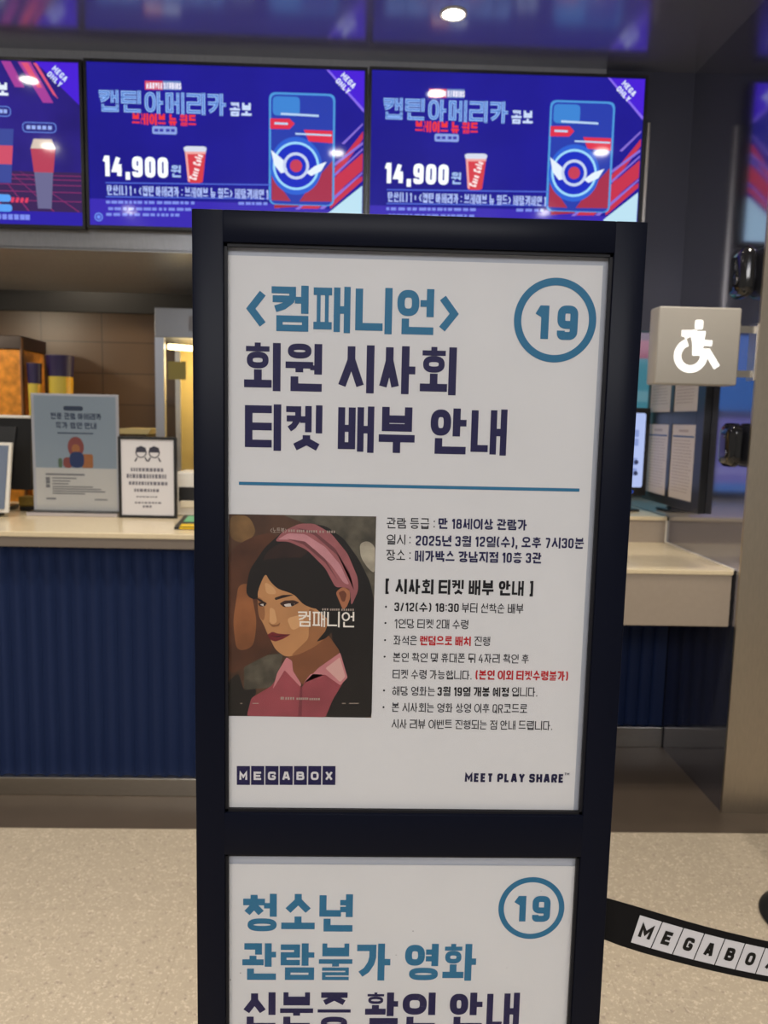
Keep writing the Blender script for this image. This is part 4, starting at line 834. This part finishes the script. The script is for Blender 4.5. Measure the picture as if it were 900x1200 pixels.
# till monitor and tablet at the left edge
pm_ = thing('till_monitor', (-1.52, 3.45, 1.055), 'dark till monitor with a pale top edge at the left end of the counter', 'monitor')
a = atY(35, 487, 3.45); hL = a.z
MB().prism([(-1.95, 3.46, hL-.33), (-1.95, 3.46, hL-.01), (a.x, 3.46, hL-.012), (a.x-.01, 3.46, hL-.33)], (0, .03, 0)).build('shell', PLASTIC_B, pm_)
MB().box(-1.95, a.x, 3.455, 3.495, hL-.013, hL, .003).build('top_edge', WHITE_P, pm_)
MB().prism([(-1.9, 3.46, hL-.30), (-1.9, 3.46, hL-.05), (a.x-.06, 3.46, hL-.05), (a.x-.10, 3.46, hL-.30)], (0, -.012, 0)).build('back_cover', mat('till_grey', (.03, .031, .034), rough=.5), pm_)
MB().box(-1.78, -1.60, 3.40, 3.6, 1.056, 1.075, .004).box(-1.72, -1.62, 3.49, 3.53, 1.07, hL-.1, .003).build('stand', PLASTIC_B, pm_)
yb = thing('till_box', (-1.46, 3.50, 1.055), 'low mustard and black box beneath the till monitor', 'box')
MB().box(-1.56, -1.42, 3.50, 3.58, 1.075, 1.118, .004).build('cover', mat('mustard', '#7c6420', rough=.5, noise=.2, nscale=80), yb)
MB().box(-1.555, -1.425, 3.495, 3.585, 1.056, 1.075, .003).build('tray', PLASTIC_B, yb)
a = atY(11, 519, 3.28)
wt = thing('till_tablet', (a.x-.05, 3.28, 1.055), 'white-rimmed upright tablet at the left edge, in front of the till monitor', 'tablet')
MB().prism([(a.x-.3, 3.27, 1.075), (a.x-.3, 3.30, a.z), (a.x, 3.30, a.z), (a.x-.012, 3.27, 1.075)], (0, .014, 0)).build('rim', WHITE_P, wt)
MB().prism([(a.x-.285, 3.266, 1.09), (a.x-.285, 3.296, a.z-.012), (a.x-.012, 3.296, a.z-.012), (a.x-.026, 3.266, 1.09)], (0, .004, 0)).build('glass', mat('tablet_glass', '#707c92', rough=.1), wt)
MB().box(a.x-.22, a.x-.06, 3.22, 3.345, 1.056, 1.064, .002).box(a.x-.16, a.x-.12, 3.30, 3.33, 1.06, 1.25, .002).build('stand', PLASTIC_B, wt)

# card terminal and receipt printer beside the poster stand
cr = thing('card_terminal', (-.70, 3.06, 1.055), 'black card terminal with green screen and yellow strip beside the poster stand', 'card terminal')
x0 = atY(207, 612, 3.04).x
MB().prism([(x0, 3.00, 1.056), (x0, 3.00, 1.066), (x0, 3.17, 1.092), (x0, 3.17, 1.056)], (.17, 0, 0)).build('body', PLASTIC_B, cr)
def slope(mb, u0, u1, y0, y1): mb.poly([(x0+u0, y, 1.066+(y-3.0)*.153+.0012) for y in (y0, )]+[(x0+u1, y0, 1.066+(y0-3.0)*.153+.0012), (x0+u1, y1, 1.066+(y1-3.0)*.153+.0012), (x0+u0, y1, 1.066+(y1-3.0)*.153+.0012)])
mb = MB(); slope(mb, .02, .15, 3.07, 3.155); mb.build('display', mat('terminal_green', '#5fae74', rough=.3, emit=.8), cr)
MB().box(x0+.02, x0+.165, 2.998, 3.0005, 1.058, 1.065).build('yellow_strip', mat('terminal_yellow', '#e0b81c', rough=.4), cr)
mb = MB(); slope(mb, .02, .165, 3.004, 3.04); mb.build('yellow_key_row', MATS['terminal_yellow'], cr)
pr = thing('receipt_printer', (-.75, 3.45, 1.055), 'small white receipt printer with a black slot behind the card terminal', 'printer')
a = atY(206, 553, 3.45); zt = a.z
MB().box(a.x, a.x+.2, 3.42, 3.62, 1.056, zt, .008, 3).build('body', WHITE_P, pr, smooth=30)
MB().box(a.x+.02, a.x+.18, 3.416, 3.425, 1.12, 1.185, .003).build('paper_slot', PLASTIC_B, pr)
MB().box(a.x+.03, a.x+.17, 3.405, 3.421, 1.095, 1.125, .002).build('receipt', mat('receipt_paper', '#e4d9c0', rough=.6), pr)

# back counter and what stands on it
bc = thing('back_counter', (-1.5, 4.7, 0), 'steel back counter along the brown tiled kitchen wall', 'counter')
MB().box(-3.2, .3, 4.30, 4.995, .93, .96, .003).build('worktop', STEEL, bc); MB().box(-3.2, .3, 4.33, 4.99, 0, .93).build('cabinet', mat('kitchen_steel_dark', '#57524c', rough=.5), bc)
ww = thing('popcorn_warmer', (-1.05, 4.62, .96), 'steel-framed glass popcorn warmer glowing yellow inside, behind the poster stand', 'food warmer')
xw = atY(182, 450, 4.40).x; zt = atY(182, 360, 4.40).z; xe = xw+.62
MB().box(xw, xe, 4.40, 4.90, 1.93, zt, .004).build('canopy', mat('warmer_steel', (.30, .31, .34), rough=.4, metal=.7), ww)
for pa in ((xw, xw+.05, 4.40, 4.44), (xe-.04, xe, 4.40, 4.44), (xw, xw+.03, 4.86, 4.90), (xe-.03, xe, 4.86, 4.90)): MB().box(*pa, 1.12, 1.93).build('post', mat('warmer_post', (.55, .58, .66), rough=.35, metal=.8), ww)
MB().box(xw+.03, xe-.03, 4.88, 4.895, .961, 1.93).build('back_panel', mat('warmer_cream', '#c9b06a', rough=.5), ww)
MB().box(xw+.0, xe, 4.40, 4.90, .961, 1.12, .003).build('base_tray', mat('warmer_base', '#a8a08c', rough=.4), ww)
MB().box(xw+.05, xe-.04, 4.41, 4.416, 1.12, 1.93).build('glass_front', GLASS, ww)
MB().obox((xw+.15, 4.52, 1.885), (.8, .6, 0), (-.6, .8, 0), (0, 0, 1), .22, .03, .03, .004).build('lamp_tube', mat('warm_tube', (1.0, .80, .42), rough=.4, emit=6), ww)
MB().box(xw+.07, xw+.17, 4.409, 4.4095, 1.70, 1.80).build('sticker', mat('sticker_dark', '#a09350', rough=.6), ww)
MB().box(xw+.19, xw+.36, 4.395, 4.4005, 1.97, 2.05).build('rating_label', mat('label_grey', '#8c8b92', rough=.6), ww)
MB().box(xw+.26, xw+.52, 4.44, 4.6, 1.80, 1.93, .004).build('kettle_cover', mat('warmer_dark', '#3a3228', rough=.5), ww)
ld = bpy.data.lights.new('warmer_lamp', 'POINT'); ld.energy = 9; ld.color = (1, .78, .42); ld.shadow_soft_size = .06
lo_ = bpy.data.objects.new('warmer_lamp', ld); C.objects.link(lo_); lo_.parent = ww; lo_.location = Vector((xw+.3, 4.64, 1.80))-WO[ww.name]

def tub(px0, px1, pyt, Y, name, label, cols):
    a = atY(px0, pyt, Y); b = atY(px1, pyt, Y); r = (b.x-a.x)/2; cx = (a.x+b.x)/2; h = a.z-.961
    t = thing(name, (cx, Y+r, .961), label, 'popcorn tub', 'stacked yellow popcorn tubs')
    MB().lathe((cx, Y+r, .961), [(r*.72, 0), (r*.90, h*.86), (r*.895, h*.86+.001)], 40).build('tub_wall', mat('tub_yellow', '#f0b42c', rough=.45), t, smooth=40)
    MB().lathe((cx, Y+r, .961+h*.86), [(r*.905, 0), (r*1.0, h*.14-.01), (r*1.02, h*.14-.005), (r*1.0, h*.14)], 40).build('rim_band', mat('tub_navy', '#2a1f4e', rough=.45), t, smooth=40)
    mb = MB(); rr_ = r*.905+.002
    for k in range(10):
        t0, t1 = R(225+9*k), R(225+9*(k+1)); zb, ztp = .961+h*.62, .961+h*.86; rb = r*(.72+.18*.62/.86)+.002
        mb.poly([(cx+rb*math.cos(t0), Y+r+rb*math.sin(t0), zb), (cx+rb*math.cos(t1), Y+r+rb*math.sin(t1), zb), (cx+rr_*math.cos(t1), Y+r+rr_*math.sin(t1), ztp), (cx+rr_*math.cos(t0), Y+r+rr_*math.sin(t0), ztp)])
    mb.build('printed_panel', mat('tub_print', '#d0bb48', rough=.5), t)
    del t['group']; return t
tub(48, 80, 415, 4.46, 'popcorn_tub', 'wider yellow popcorn tub with navy rim, directly behind the acrylic holder', None)
tub(28, 45, 425, 4.42, 'popcorn_tub', 'narrower yellow popcorn tub with navy rim, next to the orange dispenser', None)
a = atY(23, 402, 4.42); zt = a.z
dp = thing('snack_dispenser', (a.x-.2, 4.55, .96), 'orange see-through snack dispenser with a dark lid at the far left of the back counter', 'dispenser')
MB().box(a.x-.5, a.x, 4.42, 4.75, .961, zt-.035, .006).build('bin', mat('orange_bin', '#d88e34', rough=.3, noise=.3, nscale=25), dp)
MB().box(a.x-.51, a.x+.01, 4.41, 4.76, zt-.035, zt+.04, .004).build('lid', mat('dispenser_lid', '#2b1712', rough=.4), dp)
MB().box(a.x+.001, a.x+.012, 4.412, 4.44, .961, zt+.03, .003).build('side_rail', mat('rail_brown', '#7a5230', rough=.4), dp)
a = atY(140, 502, 4.40); b = atY(177, 502, 4.40)
tr = thing('serving_tray', ((a.x+b.x)/2, 4.5, .96), 'shallow cream tray on a low stand, left of the popcorn warmer', 'tray')
MB().prism([(a.x, 4.40, a.z-.03), (b.x-.02, 4.40, a.z-.03), (b.x, 4.40, a.z), (a.x, 4.40, a.z)], (0, .3, 0)).build('tray', mat('tray_cream', '#d8c690', rough=.4), tr)
MB().box(a.x+.02, b.x-.04, 4.44, 4.66, .961, a.z-.03, .004).build('stand', mat('tray_stand', '#6e6252', rough=.5), tr)
kl = thing('kitchen_fill_light', (-1.75, 4.86, 2.62), 'round light added out of sight behind the steel soffit to light the kitchen', 'ceiling light')
MB().lathe((-1.75, 4.86, 2.612), [(.04, 0), (.054, .002), (.054, .008), (.04, .008), (.04, 0)], 32, caps=False).build('trim_ring', RIM, kl); MB().lathe((-1.75, 4.86, 2.615), [(.039, 0), (.039, .004)], 32).build('lens', LENS, kl)
ld = bpy.data.lights.new('kitchen_fill_lamp', 'POINT'); ld.energy = 14; ld.color = (1, .82, .58); ld.shadow_soft_size = .08  # added lamp, hidden above the soffit, that lights the kitchen wall
lo_ = bpy.data.objects.new('kitchen_fill_lamp', ld); C.objects.link(lo_); lo_.parent = kl; lo_.location = (0, -.02, -.08)
struct(MB().box(-5, .9, 4.965, 4.999, 2.13, 2.62).build('trim_5', MATS['dark_kitchen_ceiling']), 'dark panel standing in for shade along the top of the tiled kitchen wall')  # dark panel put in for the shadow above the tiles
ld = bpy.data.lights.new('hatch_fill_lamp', 'SPOT'); ld.energy = 30; ld.color = (1, .84, .62); ld.spot_size = R(140); ld.spot_blend = .7; ld.shadow_soft_size = .06  # added lamp out of view, brightens the dispenser and tubs
hl = thing('hatch_fill_light', (-2.45, 3.8, 2.21), 'round light added out of view in the steel soffit to brighten the back counter', 'ceiling light')
MB().lathe((-2.45, 3.8, 2.206), [(.04, 0), (.054, .002), (.054, .008), (.04, .008), (.04, 0)], 32, caps=False).build('trim_ring', RIM, hl); MB().lathe((-2.45, 3.8, 2.209), [(.039, 0), (.039, .004)], 32).build('lens', LENS, hl)
lo_ = bpy.data.objects.new('hatch_fill_lamp', ld); C.objects.link(lo_); lo_.parent = hl; lo_.location = (0, 0, -.02); lo_.rotation_euler = (R(35), 0, R(-35))
